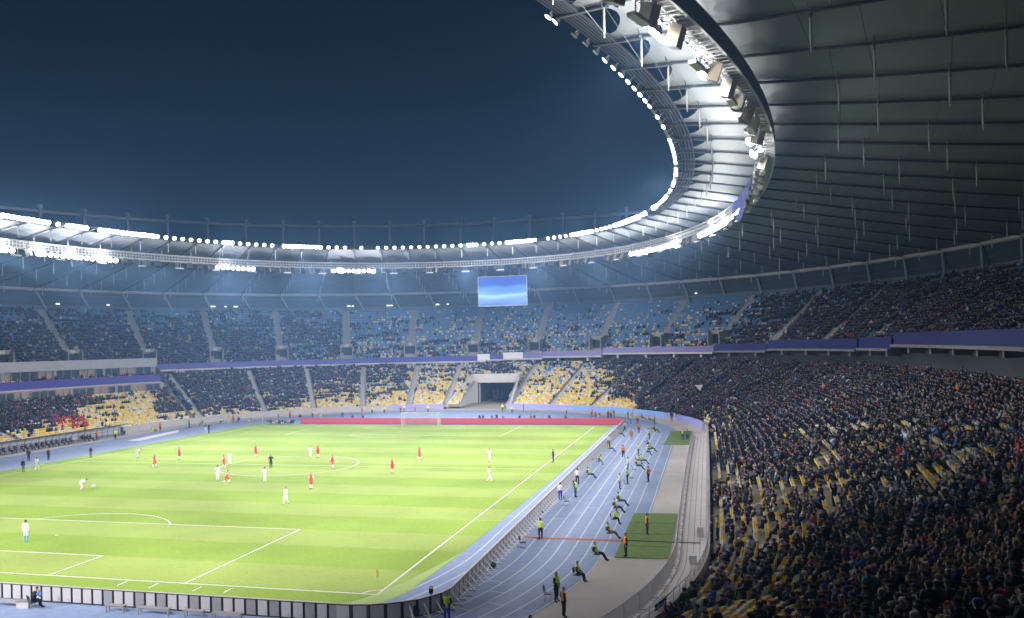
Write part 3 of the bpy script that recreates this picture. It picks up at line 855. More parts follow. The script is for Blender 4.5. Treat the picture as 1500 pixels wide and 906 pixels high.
BX = [box_mesh(0, 'tan_cabinet'), box_mesh(2, 'cream_cabinet')]
mb = MB(); mb.bar((-.3, 0, .6), (-.3, 0, 1.4), .06); mb.bar((.3, 0, .6), (.3, 0, 1.4), .06); BXH = mb.mesh('hanger_bracket', STEEL)
mb = MB(); mb.box((0, 0, -1.35), (1.9, .5, .22)); TB = mb.mesh('bar_speaker', WHITE)
mb = MB(); mb.bar((-.35, 0, -1.3), (-.35, 0, 0), .07); mb.bar((.35, 0, -1.3), (.35, 0, 0), .07); TBH = mb.mesh('drop_rods', CWM)
nlit = nbox = nbar = 0; step = 0; HOT = set(); HOTP = []
_q = cp - nr * 1.0; _u = pix(np.c_[_q, ZC + dzc(cp[:, 0], cp[:, 1]) - .75])
for hx, hy in ((966, 48), (980, 60), (1034, 108), (1104, 206), (1110, 222)): HOT.add(int(np.hypot(_u[:, 0] - hx, _u[:, 1] - hy).argmin()))
for i in range(len(gl)):
    zc = ZC + float(dzc(*cp[i])); p = np.array([*cp[i], zc - .55]); u = pix(p)
    if u[2] < 8 or u[0] < -40 or u[1] < -60: continue
    rz = math.atan2(nr[i][1], nr[i][0]) - PI / 2; step += 1
    right = u[2] < 125 and u[0] > 900
    pb = cluster_hit(u[0], CAT_BRIGHT) and u[1] > 200
    hot = i in HOT
    if hot: HOTP.append((p[0] - nr[i][0] * 1.6, p[1] - nr[i][1] * 1.6, p[2] - .5))
    if pb or hot or (right and step % 3 == 1):
        q = p.copy(); q[:2] -= nr[i] * 1.0; q[2] -= .2; nlit += 1
        tgt = (-p[0] * .1 + rng.normal() * 5, p[1] * .15 - 12 + rng.normal() * 5, 0) if not hot else (CAMP[0] - 25, CAMP[1] + 45, 0)
        e = lamp(q, tgt, BIGR if not right else NEARR, bool(pb or hot), 'floodlights hung below the catwalk', '%s floodlight hung under the catwalk, %s along' % ('glaring' if pb or hot else 'unlit', ordinal(nlit)))
        if hot: e.children[1].data = BIGR[1]; e.children[0].data = BIGR[0]
    if step % 7 == 5:
        nbar += 1
        e = empty('bar_loudspeaker', (p[0] - nr[i][0] * .3, p[1] - nr[i][1] * .3, zc), rz, 'white bar loudspeaker on drop rods under the catwalk, %s along' % ordinal(nbar), 'loudspeaker', 'bar loudspeakers under the catwalk')
        link('bar', TB, e); link('drop_rod', TBH, e)
    elif step % (3 if right else 2) == 0 and rng.random() < .9:
        nbox += 1; k = int(rng.random() < .6)
        e = empty('lighting_cabinet', (p[0] - nr[i][0] * .25, p[1] - nr[i][1] * .25, zc - .75), rz + rng.normal() * .25, '%s cabinet hung under the catwalk, %s along' % (('tan', 'pale cream')[k], ordinal(nbox)), 'cabinet', 'cabinets hung under the catwalk')
        e.rotation_euler[0] = -.35
        link('cabinet_shell', BX[k], e); link('bracket', BXH, e)

# blue flag draped over the catwalk on the right
gA = g_at(1100, .1, 36, -.2, 1.2)
_g = np.linspace(-.2, 1.0, 3000); _c = CAT(_g); _u = pix(np.c_[_c, np.full(3000, ZC)]); ok = (_u[:, 1] > 250) & (_u[:, 1] < 345) & (_u[:, 0] > 1000)
gs_ = _g[ok]; g0 = gs_[np.abs(_u[ok][:, 1] - 262).argmin()]; g1 = gs_[np.abs(_u[ok][:, 1] - 306).argmin()]
mb = MB(); n = 24; q = CAT(np.linspace(g0, g1, n)); A = []; B = []
for i in range(n):
    t = i / (n - 1); dep = 1.2 + 2.1 * math.sin(PI * t ** 1.4) + .12 * math.sin(i * 1.9)
    inn = -q[i] / np.linalg.norm(q[i]) * (.95 + .1 * math.sin(i * 1.3)); A.append((q[i][0] + inn[0], q[i][1] + inn[1], ZC + .6)); B.append((q[i][0] + inn[0] * 1.15, q[i][1] + inn[1] * 1.15, ZC + .6 - dep))
mb.strip(A, B); A2 = [(a[0] * 1.0003, a[1] * 1.0003, a[2]) for a in A]; B2 = [(a[0] * 1.0003, a[1] * 1.0003, a[2]) for a in B]; mb.strip(B2, A2)
tag(mb.build('draped_flag', mat('royal_blue_cloth', (.03, .035, .30), .7)), 'royal blue flag draped over the catwalk railing on the right', 'flag')

# ------------------------------------------------------------------ light sources: floodlight bank beams and glows, plus added uplights below the cloth
def spot(p, tgt, power, size=1.75, blend=1.0, rad=.6, col=(1, .965, 1.0)):
    l = bpy.data.lights.new('beam_or_uplight', 'SPOT'); l.energy = power; l.spot_size = size; l.spot_blend = blend; l.shadow_soft_size = rad; l.color = col
    o = link('beam_or_uplight', l); o.location = p; o.rotation_mode = 'QUATERNION'; o.rotation_quaternion = aim(p, tgt); return o


def point(p, power, rad=.4):
    l = bpy.data.lights.new('floodlight_glow', 'POINT'); l.energy = power; l.shadow_soft_size = rad; l.color = (1, .96, .99); o = link('floodlight_glow', l); o.location = p; return o


BEAM = 45000


def beam(g_k, tg, pw, size, ring=CAT, dz=-1.7):
    c = ring(np.float64(g_k)); nrm_ = -c / np.linalg.norm(c)
    z = (ZC + float(dzc(*c))) if ring is CAT else 38.4
    return spot((c[0] + nrm_[0] * 1.8, c[1] + nrm_[1] * 1.8, z + dz), tg, pw, size)


for g_k in np.arange(-1.7, 2.29, .16):
    x, y = CAT(np.float64(g_k))
    if y < -55 and x > 8:
        if x < 34: beam(g_k, (x * .5 + 6, -50, 0), BEAM * 1.1, .8)
        continue
    if y < -55: beam(g_k, (x * .35 + 8, -36, 0), BEAM * 2.7, 1.1)       # near end, left of the camera
    elif y > 62: beam(g_k, (x * .2, 22, 0), BEAM * .72, 1.5)             # far end
    elif x > 0: beam(g_k, (16, y * .65 + 4, 0), BEAM * 1.25, 1.4)          # right flank
    else: beam(g_k, (-18, y * .5 + 6, 0), BEAM * .95, 1.0)               # left flank, kept off the right stand
for g_k, tg in ((.18, (-8, 112, 6)), (.34, (-30, 104, 8)), (.02, (-66, 60, 5)), (-.14, (-66, 45, 5)), (1.66, (12, 112, 6)), (1.82, (30, 100, 7)), (.10, (-40, 112, 17)), (1.74, (40, 112, 16)), (1.55, (50, 58, 0)), (-.3, (-64, 30, 6)), (.05, (-80, 70, 18)), (.30, (-6, 84, 0)), (.46, (-30, 80, 0)), (1.56, (6, 84, 0)), (1.70, (26, 78, 0)), (1.4, (34, 62, 0)), (.62, (-44, 66, 0))):
    beam(g_k, tg, BEAM * (2.3 if tg[1] > 75 and tg[2] < 10 else 1.6 if tg[2] < 10 else 1.15), .75)
for g_k, tg, k_ in ((1.93, (56, -2, 1), 7.0), (1.80, (56, 16, 1), 7.0), (1.66, (55, 38, 0), 5.0), (2.08, (52, -28, 0), 6.5)): beam(g_k, tg, BEAM * k_, .43)     # left banks overshooting to the front of the right stand
for g_k, tg, k_, sz in ((-1.40, (42, -34, 0), 3.0, .42), (-1.62, (43, -12, 0), 3.0, .36), (2.25, (43, 8, 0), 3.0, .30), (-1.25, (20, -58, 0), 2.0, .5)): beam(g_k, tg, BEAM * k_, sz)     # left banks on the near right track
for g_k in np.arange(.1, 1.95, .2): c = RIM(np.float64(g_k)); beam(g_k, (c[0] * .1 - 8, c[1] * .2, 0), BEAM * .6, 1.05, RIM)
for g_k in np.arange(-.66, 2.0, .05):        # unseen upward spots added under the cloth, standing in for lamp bank spill
    near_ = g_k < .75
    p = roof_pt(np.float64(g_k), np.float64(.085)); spot((p[0], p[1], p[2] - 4.2), (p[0] * 1.01, p[1] * 1.01, p[2]), 2700 if near_ else 900, 2.3, 1.0, .6, (1, .95, .86))
for a, b_, ring_ in [(*q_, 'r') for q_ in RIM_BRIGHT] + [(*q_, 'c') for q_ in CAT_BRIGHT] + [(960, 1000, 'r')]:
    for px_ in np.arange(a + 14, b_, 46) if b_ - a > 40 else [(a + b_) / 2]:
        gg_ = np.linspace(.25, 2.1, 3000); cv_ = RIM(gg_) if ring_ == 'r' else CAT(gg_); zz_ = 37.9 if ring_ == 'r' else ZC - .8
        cv_ = cv_ * (1 - .9 / np.linalg.norm(cv_, axis=1))[:, None]; u_ = pix(np.c_[cv_, np.full(3000, zz_)]); k = np.abs(u_[:, 0] - px_).argmin()
        point((*cv_[k], zz_), 3400, .35)
for g_k, pw_ in ((.50, 5000), (.36, 1000), (.28, 1000), (.20, 1000), (.12, 800)):
    c = RIM(np.float64(g_k)); c = c * (1 - 1.0 / np.linalg.norm(c)); point((*c, 37.6), pw_, .35)
for q_ in HOTP: point(q_, 1500, .3)
#__PART2__
# ================================================================== SCREEN, GOAL, FLAGS
scr = empty('video_screen', (3.2, 110, 25.4), 0, 'large blue video screen hanging under the far roof above the tunnel', 'screen')
xa, xb, za, zb_s = -3.3, 9.7, 25.5, 33.15
cxs = (xa + xb) / 2
mb = MB(); mb.box((cxs, 110.35, (za + zb_s) / 2), (xb - xa, .5, zb_s - za)); into(mb.build('screen_cabinet', STEEL_D), scr)
mb = MB()
for a, b_ in (((xa, za), (xb, za)), ((xa, zb_s), (xb, zb_s)), ((xa, za), (xa, zb_s)), ((xb, za), (xb, zb_s))): mb.bar((a[0], 110.03, a[1]), (b_[0], 110.03, b_[1]), .2)
into(mb.build('screen_frame', STEEL), scr)
for xx in (xa + 2, xb - 2): mb = MB(); mb.tube((xx, 110.3, zb_s), (xx, 110.3, 35.2), .1); into(mb.build('hanger', STEEL), scr)
sm = bpy.data.materials.new('screen_picture'); sm.use_nodes = True; nt = sm.node_tree; b = nt.nodes['Principled BSDF']; b.inputs['Base Color'].default_value = (.01, .01, .01, 1)
tc = nt.nodes.new('ShaderNodeTexCoord'); sp = nt.nodes.new('ShaderNodeSeparateXYZ'); nt.links.new(tc.outputs['Generated'], sp.inputs[0])
ns = nt.nodes.new('ShaderNodeTexNoise'); ns.inputs['Scale'].default_value = 1.6; ns.inputs['Detail'].default_value = 1
mp = nt.nodes.new('ShaderNodeMapping'); mp.inputs['Scale'].default_value = (.7, 1, 1.6); nt.links.new(tc.outputs['Generated'], mp.inputs[0]); nt.links.new(mp.outputs[0], ns.inputs['Vector'])
ma = nt.nodes.new('ShaderNodeMath'); ma.operation = 'MULTIPLY_ADD'; ma.inputs[1].default_value = .55; nt.links.new(ns.outputs['Fac'], ma.inputs[0]); nt.links.new(sp.outputs['Z'], ma.inputs[2])
rp = nt.nodes.new('ShaderNodeValToRGB'); el = rp.color_ramp.elements
el[0].position = .22; el[0].color = (.10, .20, .62, 1); el[1].position = 1.2; el[1].color = (.03, .10, .55, 1)
for ps, c in ((.48, (.20, .42, .85)), (.62, (.42, .72, .90)), (.74, (.16, .40, .85)), (.95, (.05, .17, .68))): x = el.new(ps); x.color = (*c, 1)
rp.color_ramp.elements[-1].position = 1.0
nt.links.new(ma.outputs[0], rp.inputs[0]); nt.links.new(rp.outputs[0], b.inputs['Emission Color']); b.inputs['Emission Strength'].default_value = 1.15
mb = MB(); mb.box((cxs, 110.07, (za + zb_s) / 2), (xb - xa - .15, .04, zb_s - za - .15)); into(mb.build('screen_face', sm), scr)

goal = empty('football_goal', (0, 52.5, 0), 0, 'white football goal with net at the far end of the pitch', 'goal')
GW = mat('goal_white', (.85, .84, .84), .4)
for sx in (-1, 1):
    mb = MB(); mb.tube((sx * 3.72, 52.5, 0), (sx * 3.72, 52.5, 2.5), .07, 10); into(mb.build('goalpost', GW), goal)
    mb = MB(); mb.tube((sx * 3.72, 52.5, 2.44), (sx * 3.72, 54.0, 2.44), .03); mb.tube((sx * 3.72, 54.0, 2.44), (sx * 3.72, 54.3, 0), .03); into(mb.build('net_support', GW), goal)
mb = MB(); mb.tube((-3.79, 52.5, 2.5), (3.79, 52.5, 2.5), .07, 10); into(mb.build('crossbar', GW), goal)
mb = MB()
for x in np.arange(-3.7, 3.71, .2): mb.path([(x, 52.55, 2.46), (x, 54.0, 2.42), (x, 54.3, .02)], .014, 3)
for z in np.arange(.1, 2.4, .2): mb.path([(-3.7, 52.5, z), (-3.7, 54.3 - z * .12, z), (3.7, 54.3 - z * .12, z), (3.7, 52.5, z)], .014, 3)
for y in np.arange(52.7, 54.0, .2): mb.path([(-3.7, y, .03), (-3.7, y, 2.44), (3.7, y, 2.44), (3.7, y, .03)], .014, 3)
into(mb.build('net', GW), goal)


def corner_flag(p, label, m):
    e = empty('corner_flag', p, 0, label, 'corner flag', 'corner flags'); mb = MB(); mb.tube((0, 0, 0), (0, 0, 1.6), .022, 8); mb.build('pole', m, e)
    mb = MB(); V = []
    for k in range(6): t = k / 5; V += [(.02 + .16 * t, .05 * math.sin(t * 6), 1.58 - .16 * t), (.02 + .12 * t, .05 * math.sin(t * 6), 1.18 - .06 * t)]
    mb.add(V, [(2 * k, 2 * k + 1, 2 * k + 3, 2 * k + 2) for k in range(5)]); mb.build('flag_cloth', m, e)


YEL = mat('flag_yellow', (.86, .74, .12), .6)
corner_flag((34, -52.5, 0), 'yellow corner flag standing at the near right corner of the pitch', YEL)
corner_flag((-34, 52.5, 0), 'pale corner flag at the far left corner of the pitch', WHITE)
p = at(137, 714, .11)
bm = bmesh.new(); bmesh.ops.create_icosphere(bm, subdivisions=3, radius=.22)
me = bpy.data.meshes.new('football'); bm.to_mesh(me); bm.free(); me.materials.append(WHITE); me.materials.append(BLACK)
for q in me.polygons:
    q.use_smooth = True
    if (int(abs(q.center.x) * 20) + int(abs(q.center.y) * 20) + int(abs(q.center.z) * 20)) % 7 == 0: q.material_index = 1
o = link('football', me); o.location = (p[0], p[1], .22); tag(o, 'white football lying on the grass near the bending white player', 'ball')

# ================================================================== PITCHSIDE BOARDS
RED = mat('red_led_board', (.62, .085, .13), .45, .03, .2, 0, ((.75, .13, .20), .38))
for x0_, x1_, lb in ((-27.2, 38.9, 'long red advertising board behind the far goal line'),):
    e = empty('advertising_board', (0, 56.0, 0), 0, lb, 'board')
    mb = MB(); mb.box(((x0_ + x1_) / 2, 56.0, .62), (x1_ - x0_, .14, 1.15)); into(mb.build('red_panel', RED), e)
    mb = MB(); mb.box(((x0_ + x1_) / 2, 56.05, .03), (x1_ - x0_, .5, .05)); into(mb.build('foot_rail', STEEL_D), e)

BACK = mat('board_pale_back', (.44, .425, .43), .55, .10, 1.2); BACK2 = mat('board_grey_back', (.25, .25, .265), .55, .12, 1.2)
FRM = mat('board_black_frame', (.022, .024, .028), .5)


def board_parts(L, m):
    """local +y is the back (towards the stands)"""
    f = MB(); f.box((0, -.045, .52), (L, .07, .98)); f.bar((-L / 2, -.03, 1.02), (L / 2, -.03, 1.02), .12, .04)
    p_ = MB(); p_.box((-.03, .012, .55), (L * .80, .035, .86)); p_.bar((-L * .25, .04, .3), (-L * .18, .04, .3), .05)
    return f.mesh('frame', FRM), p_.mesh('back_panel', m)


k_ = MB(); k_.bar((0, .02, .72), (0, .62, .05), .09, .06); k_.bar((0, .0, .04), (0, .72, .04), .09, .06); k_.bar((0, .02, .1), (0, .3, .38), .05, .05); KICK = k_.mesh('kick_leg', WHITE)
cap = MB(); cap.box((0, -.03, 1.06), (.98, .16, .035)); CAPM = cap.mesh('top_cap', mat('board_top_cap', (.42, .38, .36), .5))
SHORT = board_parts(.74, BACK); SHORT2 = board_parts(.74, BACK2); LONG = board_parts(.95, BACK)
path_ = [(2.5, -56.75), (34.6, -56.75)]
nbd = 0


def put_board(x, y, rz, parts, kick, label, L):
    e = empty('perimeter_board', (x, y, 0), rz, label, 'board', 'perimeter boards seen from behind')
    link('frame', parts[0], e); link('back_panel', parts[1], e)
    c = link('top_cap', CAPM, e); c.scale = (L / .98, 1, 1)
    if kick: link('kick_leg', KICK, e)


x = 2.6; nbd = 0
while x < 33.8:
    nbd += 1; dk = x > 17 and nbd % 5 in (0, 2)
    put_board(x, -57.85, PI, SHORT2 if dk else SHORT, False, '%s backed perimeter board behind the near goal line, %s left of the pitch corner' % ('grey' if dk else 'pale', ordinal(int(round((34.5 - x) / .755)) + 1)), .75)
    x += .755
cpts = [(33.75 + (39.25 - 33.75) * math.sin(a), -53.2 - 4.65 * math.cos(a)) for a in np.linspace(.06, PI / 2 - .07, 9)]
for i, (x, y) in enumerate(cpts):
    a = np.linspace(.06, PI / 2 - .07, 9)[i]; put_board(x, y, PI + a, LONG, i > 3, 'perimeter board on the rounded pitch corner, %s of nine from the goal line' % ordinal(i + 1), .96)
y = -52.6; k = 0
while y < 54.6:
    k += 1; put_board(39.25, y, -PI / 2, LONG, True, 'perimeter board with white kick leg along the track, %s from the near corner' % ordinal(k), .96); y += .965
SIDE_N = k

# far left cluster of boards beside the left touchline are not visible; the right corner near the red board closes with one angled board
# ------------------------------------------------------------------ mats, cable cover, bags, cabinets
MATG = mat('green_turf_mat', (.125, .205, .04), .9, .22, 1.3)
for i, (pts, lb) in enumerate((([(47.6, -40.9), (51.45, -40.7), (51.45, -24.7), (47.7, -25.0)], 'green artificial turf mat beside the barrier, nearer one'), ([(47.7, 26.0), (51.5, 26.2), (51.6, 45.2), (48.2, 45.0)], 'green artificial turf mat far along the track by the bend'))):
    mb = MB(); A = [(x, y, .045) for x, y in pts]; B = [(x, y, .003) for x, y in pts]; mb.add(A + B, [(0, 1, 2, 3)] + [(i_, 4 + i_, 4 + (i_ + 1) % 4, (i_ + 1) % 4) for i_ in range(4)])
    c = mb.build('turf_mat', MATG); tag(c, lb, 'mat', 'green turf mats')
    mb = MB()
    for q in (.0,):
        for t in (.22, .48, .74):
            a = Vector((*pts[0], .049)).lerp(Vector((*pts[3], .049)), t); b_ = Vector((*pts[1], .049)).lerp(Vector((*pts[2], .049)), t); mb.bar(a, b_, .06, .006)
    mb.build('mat_seam', mat('mat_seam_dark', (.03, .06, .02), .9), c)
e = empty('cable_cover', (43.7, -35.8, 0), 0, 'orange brown cable cover lying across the blue track', 'cable cover')
mb = MB(); mb.add([(-4.0, -.16, .004), (-4.0, .16, .004), (-4.0, .09, .09), (-4.0, -.09, .09), (3.9, -.16, .004), (3.9, .16, .004), (3.9, .09, .09), (3.9, -.09, .09)], [(0, 1, 2, 3), (7, 6, 5, 4), (0, 4, 5, 1), (1, 5, 6, 2), (2, 6, 7, 3), (3, 7, 4, 0)]); mb.build('cover_profile', mat('terracotta_rubber', (.45, .20, .12), .7), e)
mb = MB(); mb.path([(3.9, 0, .05), (5.5, .1, .06), (7.7, .05, .06), (9.9, .2, .05)], .035, 5); mb.build('black_cable', BLACK, e)


def bag(px, py, s, label):
    p = at(px, py, 0); bm = bmesh.new(); bmesh.ops.create_uvsphere(bm, u_segments=14, v_segments=9, radius=.5)
    for v in bm.verts:
        v.co.x *= 1.5 * s; v.co.y *= .8 * s; v.co.z = max(-.3, v.co.z) * .85 * s + .26 * s; v.co.z += .04 * math.sin(v.co.x * 9)
    me = bpy.data.meshes.new('bag_body'); bm.to_mesh(me); bm.free(); me.materials.append(BLACK)
    for q in me.polygons: q.use_smooth = True
    e = empty('kit_bag', (p[0], p[1], 0), 1.4, label, 'bag', 'black kit bags by the boards'); link('bag_body', me, e)
    mb = MB(); mb.path([(-.3 * s, 0, .62 * s), (-.15 * s, 0, .82 * s), (.15 * s, 0, .82 * s), (.3 * s, 0, .62 * s)], .025, 5); mb.build('carry_handle', BLACK, e)


bag(722, 832, .5, 'large black kit bag beside the boards in front of the nearest steward'); bag(841, 708, .4, 'black kit bag by the boards beside the steward in jeans'); bag(868, 674, .35, 'black kit bag far along the boards near a seated steward'); bag(794, 752, .35, 'black bag by the boards behind the white-sleeved steward')


def cabinet(px, py, d, label):
    p = at(px, py, 0); e = empty('equipment_cabinet', (p[0], p[1], 0), .05, label, 'cabinet'); mb = MB(); mb.box((0, 0, d[2] / 2), d); mb.build('cabinet_body', mat('cabinet_grey', (.48, .47, .47), .5, .08, 2), e)
    mb = MB(); mb.box((0, 0, d[2] + .02), (d[0] + .06, d[1] + .06, .04)); mb.build('cabinet_lid', STEEL, e); mb = MB(); mb.box((-d[0] / 2 - .01, .05, d[2] * .55), (.02, .3, .05)); mb.build('latch', STEEL_D, e)


cabinet(1026, 786, (.5, .65, .75), 'grey equipment cabinet against the stand wall beyond the mat'); cabinet(1015, 826, (.5, .7, .6), 'grey cabinet against the stand wall at the near bend'); cabinet(1032, 632, (.8, 1.2, 1.5), 'tall grey cabinet at the far end of the paved path')

# paved strip joints between barrier and wall
mb = MB()
gpv = np.linspace(-.5, .33, 160)
for off in (.45, .95, 1.45, 1.95):
    c = WALL(gpv) + inward(gpv) * off; c2 = WALL(gpv) + inward(gpv) * (off + .05); mb.strip(np.c_[c, np.full(160, .004)], np.c_[c2, np.full(160, .004)])
structure('paving_joints', mb, mat('paving_joint', (.25, .23, .22), .9))
c = WALL(gpv) + inward(gpv) * .02; c2 = WALL(gpv) + inward(gpv) * 2.25; mb = MB(); mb.strip(np.c_[c2, np.full(160, -.001)], np.c_[c, np.full(160, -.001)]); structure('paved_path', mb, mat('pale_paving', (.64, .595, .565), .8, .08, .7))

# steel crowd barriers following the bend
BAR = mat('barrier_steel', (.55, .55, .57), .4, .06, 2, .4)


def barrier_meshes(L):
    f = MB(); f.path([(-L / 2, 0, .12), (-L / 2, 0, 1.05), (-L / 2 + .08, 0, 1.14), (L / 2 - .08, 0, 1.14), (L / 2, 0, 1.05), (L / 2, 0, .12)], .035, 6, closed=True)
    i_ = MB()
    for x in np.arange(-L / 2 + .1, L / 2 - .05, .11): i_.bar((x, 0, .14), (x, 0, 1.12), .022)
    ft = MB(); ft.bar((0, -.32, .03), (0, .30, .03), .05, .04); ft.bar((0, -.30, .05), (0, 0, .40), .03)
    return f.mesh('barrier_frame', BAR), i_.mesh('infill_bars', BAR), ft.mesh('foot', BAR)


BF = barrier_meshes(2.42); arcg = np.linspace(-.62, .31, 4000); cc = WALL(arcg) + inward(arcg) * 2.3; sl = np.r_[0, np.cumsum(np.linalg.norm(np.diff(cc, axis=0), axis=1))]; k = 0
for d_ in np.arange(1.3, sl[-1], 2.5):
    i_ = np.searchsorted(sl, d_); q = cc[i_]; t = cc[min(i_ + 5, 3999)] - cc[max(i_ - 5, 0)]
    u = pix((*q, 0))
    if u[1] > 1100 or u[2] < 5: continue
    k += 1
    e = empty('crowd_barrier', (*q, 0), math.atan2(t[1], t[0]), 'steel crowd barrier along the paved path, %s from the near end' % ordinal(k), 'barrier', 'steel crowd barriers along the path')
    link('barrier_frame', BF[0], e); link('infill_bars', BF[1], e)
    for sx in (-1, 1): link('foot', BF[2], e).location = (sx * .95, 0, 0)
# handrail on the stand wall
gw = np.linspace(-.62, .36, 300); c = S(gw, np.full(300, .0035)); mb = MB(); mb.path([(x, y, 1.72) for x, y in c], .035, 5); mb.path([(x, y, 1.48) for x, y in c], .022, 5); into(mb.build('wall_handrail', STEEL), low)
mb = MB()
for x, y in c[::3]: mb.bar((x, y, 1.2), (x, y, 1.72), .04)
into(mb.build('handrail_posts', STEEL), low)  # upright posts carrying the wall handrail
q = at(968, 887, 1.0); mb = MB(); V = []; gq = np.linspace(-.30, -.285, 8)
_gg = np.linspace(-.6, .1, 2000); _uu = pix(np.c_[WALL(_gg), np.full(2000, 1.3)]); ga_ = _gg[np.abs(_uu[:, 1] - 893).argmin()]; gb_ = _gg[np.abs(_uu[:, 1] - 880).argmin()]
gq = np.linspace(ga_, gb_, 10); c = WALL(gq) + inward(gq) * .06; mb.strip(np.c_[c, np.full(10, 1.6)], np.c_[c, 1.0 + .05 * np.sin(np.arange(10) * 1.7)]); c2 = WALL(gq) + inward(gq) * .03; mb.strip(np.c_[c2, 1.0 + .05 * np.sin(np.arange(10) * 1.7)], np.c_[c2, np.full(10, 1.6)])
tag(mb.build('cloth_banner', mat('royal_blue_cloth', (.03, .036, .30), .7)), 'small blue cloth banner tied to the near stand wall', 'banner')

# benches and boxes behind the near boards
BENCHM = mat('bench_grey_beige', (.30, .275, .26), .6, .08, 2)


def bench(px, py, L, label):
    p = at(px, py, 0); e = empty('low_bench', (p[0], p[1], 0), 0, label, 'bench', 'white low benches behind the near boards')
    mb = MB(); mb.box((0, 0, .43), (L, .36, .05)); mb.build('seat', BENCHM, e)
    for sx in (-1, 1):
        for sy in (-1, 1): mb = MB(); mb.bar((sx * (L / 2 - .08), sy * .13, 0), (sx * (L / 2 - .08), sy * .13, .41), .05); mb.build('leg', BENCHM, e)


for px, py, L, lb in ((8, 889, 2.2, 'white low bench left of the seated photographer'), (170, 897, 1.3, 'white low bench, first right of the seated photographer'), (226, 901, 2.2, 'long white low bench at the bottom edge'), (285, 905, 1.3, 'white low bench at the bottom edge, second from the right'), (333, 909, 1.9, 'white low bench at the bottom edge, rightmost')): bench(px, py, L, lb)
p = at(36, 890, 0); e = empty('storage_box', (p[0], p[1], 0), .2, 'pale storage box with dark lid rim beside the seated photographer', 'box'); mb = MB(); mb.box((0, 0, .2), (.75, .5, .4)); mb.build('box_body', CONC_L, e); mb = MB(); mb.box((0, 0, .42), (.8, .55, .05)); mb.build('lid', GREYP, e)
# camera on a tripod and a fan by the corner boards
p = at(632, 893, 0); e = empty('camera_tripod', (p[0], p[1], 0), .3, 'camera on a tripod behind the rounded corner boards', 'camera'); mb = MB(); mb.box((0, 0, 1.15), (.25, .5, .28)); mb.tube((0, .25, 1.15), (0, .6, 1.15), .1); mb.build('camera_body', BLACK, e)
for a in (0, 2.1, 4.2): mb = MB(); mb.tube((0, 0, 1.0), (.4 * math.cos(a), .4 * math.sin(a), 0), .025); mb.build('leg', GREYP, e)
p = at(606, 905, 0); e = empty('round_fan', (p[0], p[1], 0), .2, 'black round fan standing behind the corner boards', 'fan'); mb = MB(); mb.tube((0, -.12, .42), (0, .12, .42), .32, 18); mb.build('drum', BLACK, e); mb = MB(); mb.bar((-.35, -.2, .02), (-.35, .2, .02), .05); mb.bar((.35, -.2, .02), (.35, .2, .02), .05); mb.bar((-.35, 0, 0), (-.35, 0, .5), .05); mb.bar((.35, 0, 0), (.35, 0, .5), .05); mb.build('stand', GREYP, e)
p = at(226, 638, 0); mb = MB()
A = [at(186, 646, .02), at(243, 634, .02), at(262, 630, .02), at(261, 633.5, .02), at(205, 646, .02)]; mb.add([(a[0], a[1], .03) for a in A] + [(a[0], a[1], .004) for a in A], [(4, 3, 2, 1, 0)] + [(i, (i + 1) % 5, 5 + (i + 1) % 5, 5 + i) for i in range(5)]); tag(mb.build('ground_banner', WHITE), 'long white banner laid flat on the far left of the track', 'banner')

# dugout on the left
dug = empty('team_shelter', (-51.6, 10, 0), 0, 'long low team shelter with dark roof line along the left side of the track', 'shelter')
mb = MB(); V0, V1 = -12.0, 33.5
for yy in np.arange(V0, V1 + .1, 1.5):
    mb.path([(-52.9, yy, 0), (-52.9, yy, 1.3), (-52.5, yy, 1.95), (-51.3, yy, 2.1)], .05, 5)
mb.bar((-51.3, V0, 2.1), (-51.3, V1, 2.1), .09); mb.bar((-52.9, V0, 1.0), (-52.9, V1, 1.0), .06); into(mb.build('frame', mat('shelter_frame_dark', (.07, .075, .09), .5)), dug)
mb = MB(); A = [(-52.93, V0, .1), (-52.93, V0, 1.3), (-52.53, V0, 1.97), (-51.3, V0, 2.14)]; B = [(a[0], V1, a[2]) for a in A]; mb.strip(A, B); into(mb.build('shell', mat('shelter_polycarbonate', (.42, .42, .44), .3)), dug)
mb = MB(); mb.box((-52.4, (V0 + V1) / 2, .42), (.5, V1 - V0 - .4, .08)); into(mb.build('bench_seat', GREYP), dug)
e = empty('utility_cart', at(175, 637, 0), .3, 'dark utility cart beside a steward on the left apron', 'cart'); mb = MB(); mb.box((0, 0, .55), (1.9, 1.0, .3)); mb.box((.2, 0, 1.05), (.7, .9, .8)); mb.build('cart_body', STEEL_D, e)
for sx in (-1, 1):
    for sy in (-1, 1): mb = MB(); mb.tube((sx * .65, sy * .4, .25), (sx * .65, sy * .55, .25), .25, 12); mb.build('wheel', BLACK, e)

# ================================================================== PEOPLE
def J_stand(**kw):
    J = dict(pelvis=((0, 0, .96), .155), spine=((0, .01, 1.14), .145), chest=((0, .0, 1.36), .165), neck=((0, .01, 1.50), .06), head0=((0, .03, 1.58), .085), head1=((0, .025, 1.68), .108), head2=((0, .015, 1.77), .075))
    for sd, s in (('l', 1), ('r', -1)):
        J['sh' + sd] = ((s * .185, 0, 1.42), .082); J['el' + sd] = ((s * .245, -.03, 1.14), .058); J['wr' + sd] = ((s * .25, .04, .90), .042); J['ha' + sd] = ((s * .245, .07, .80), .040)
        J['hi' + sd] = ((s * .095, 0, .88), .12); J['kn' + sd] = ((s * .11, .025, .50), .078); J['an' + sd] = ((s * .115, -.02, .09), .052); J['to' + sd] = ((s * .135, .17, .045), .045)
    for k, v in kw.items(): J[k] = (v, J[k][1])
    return J


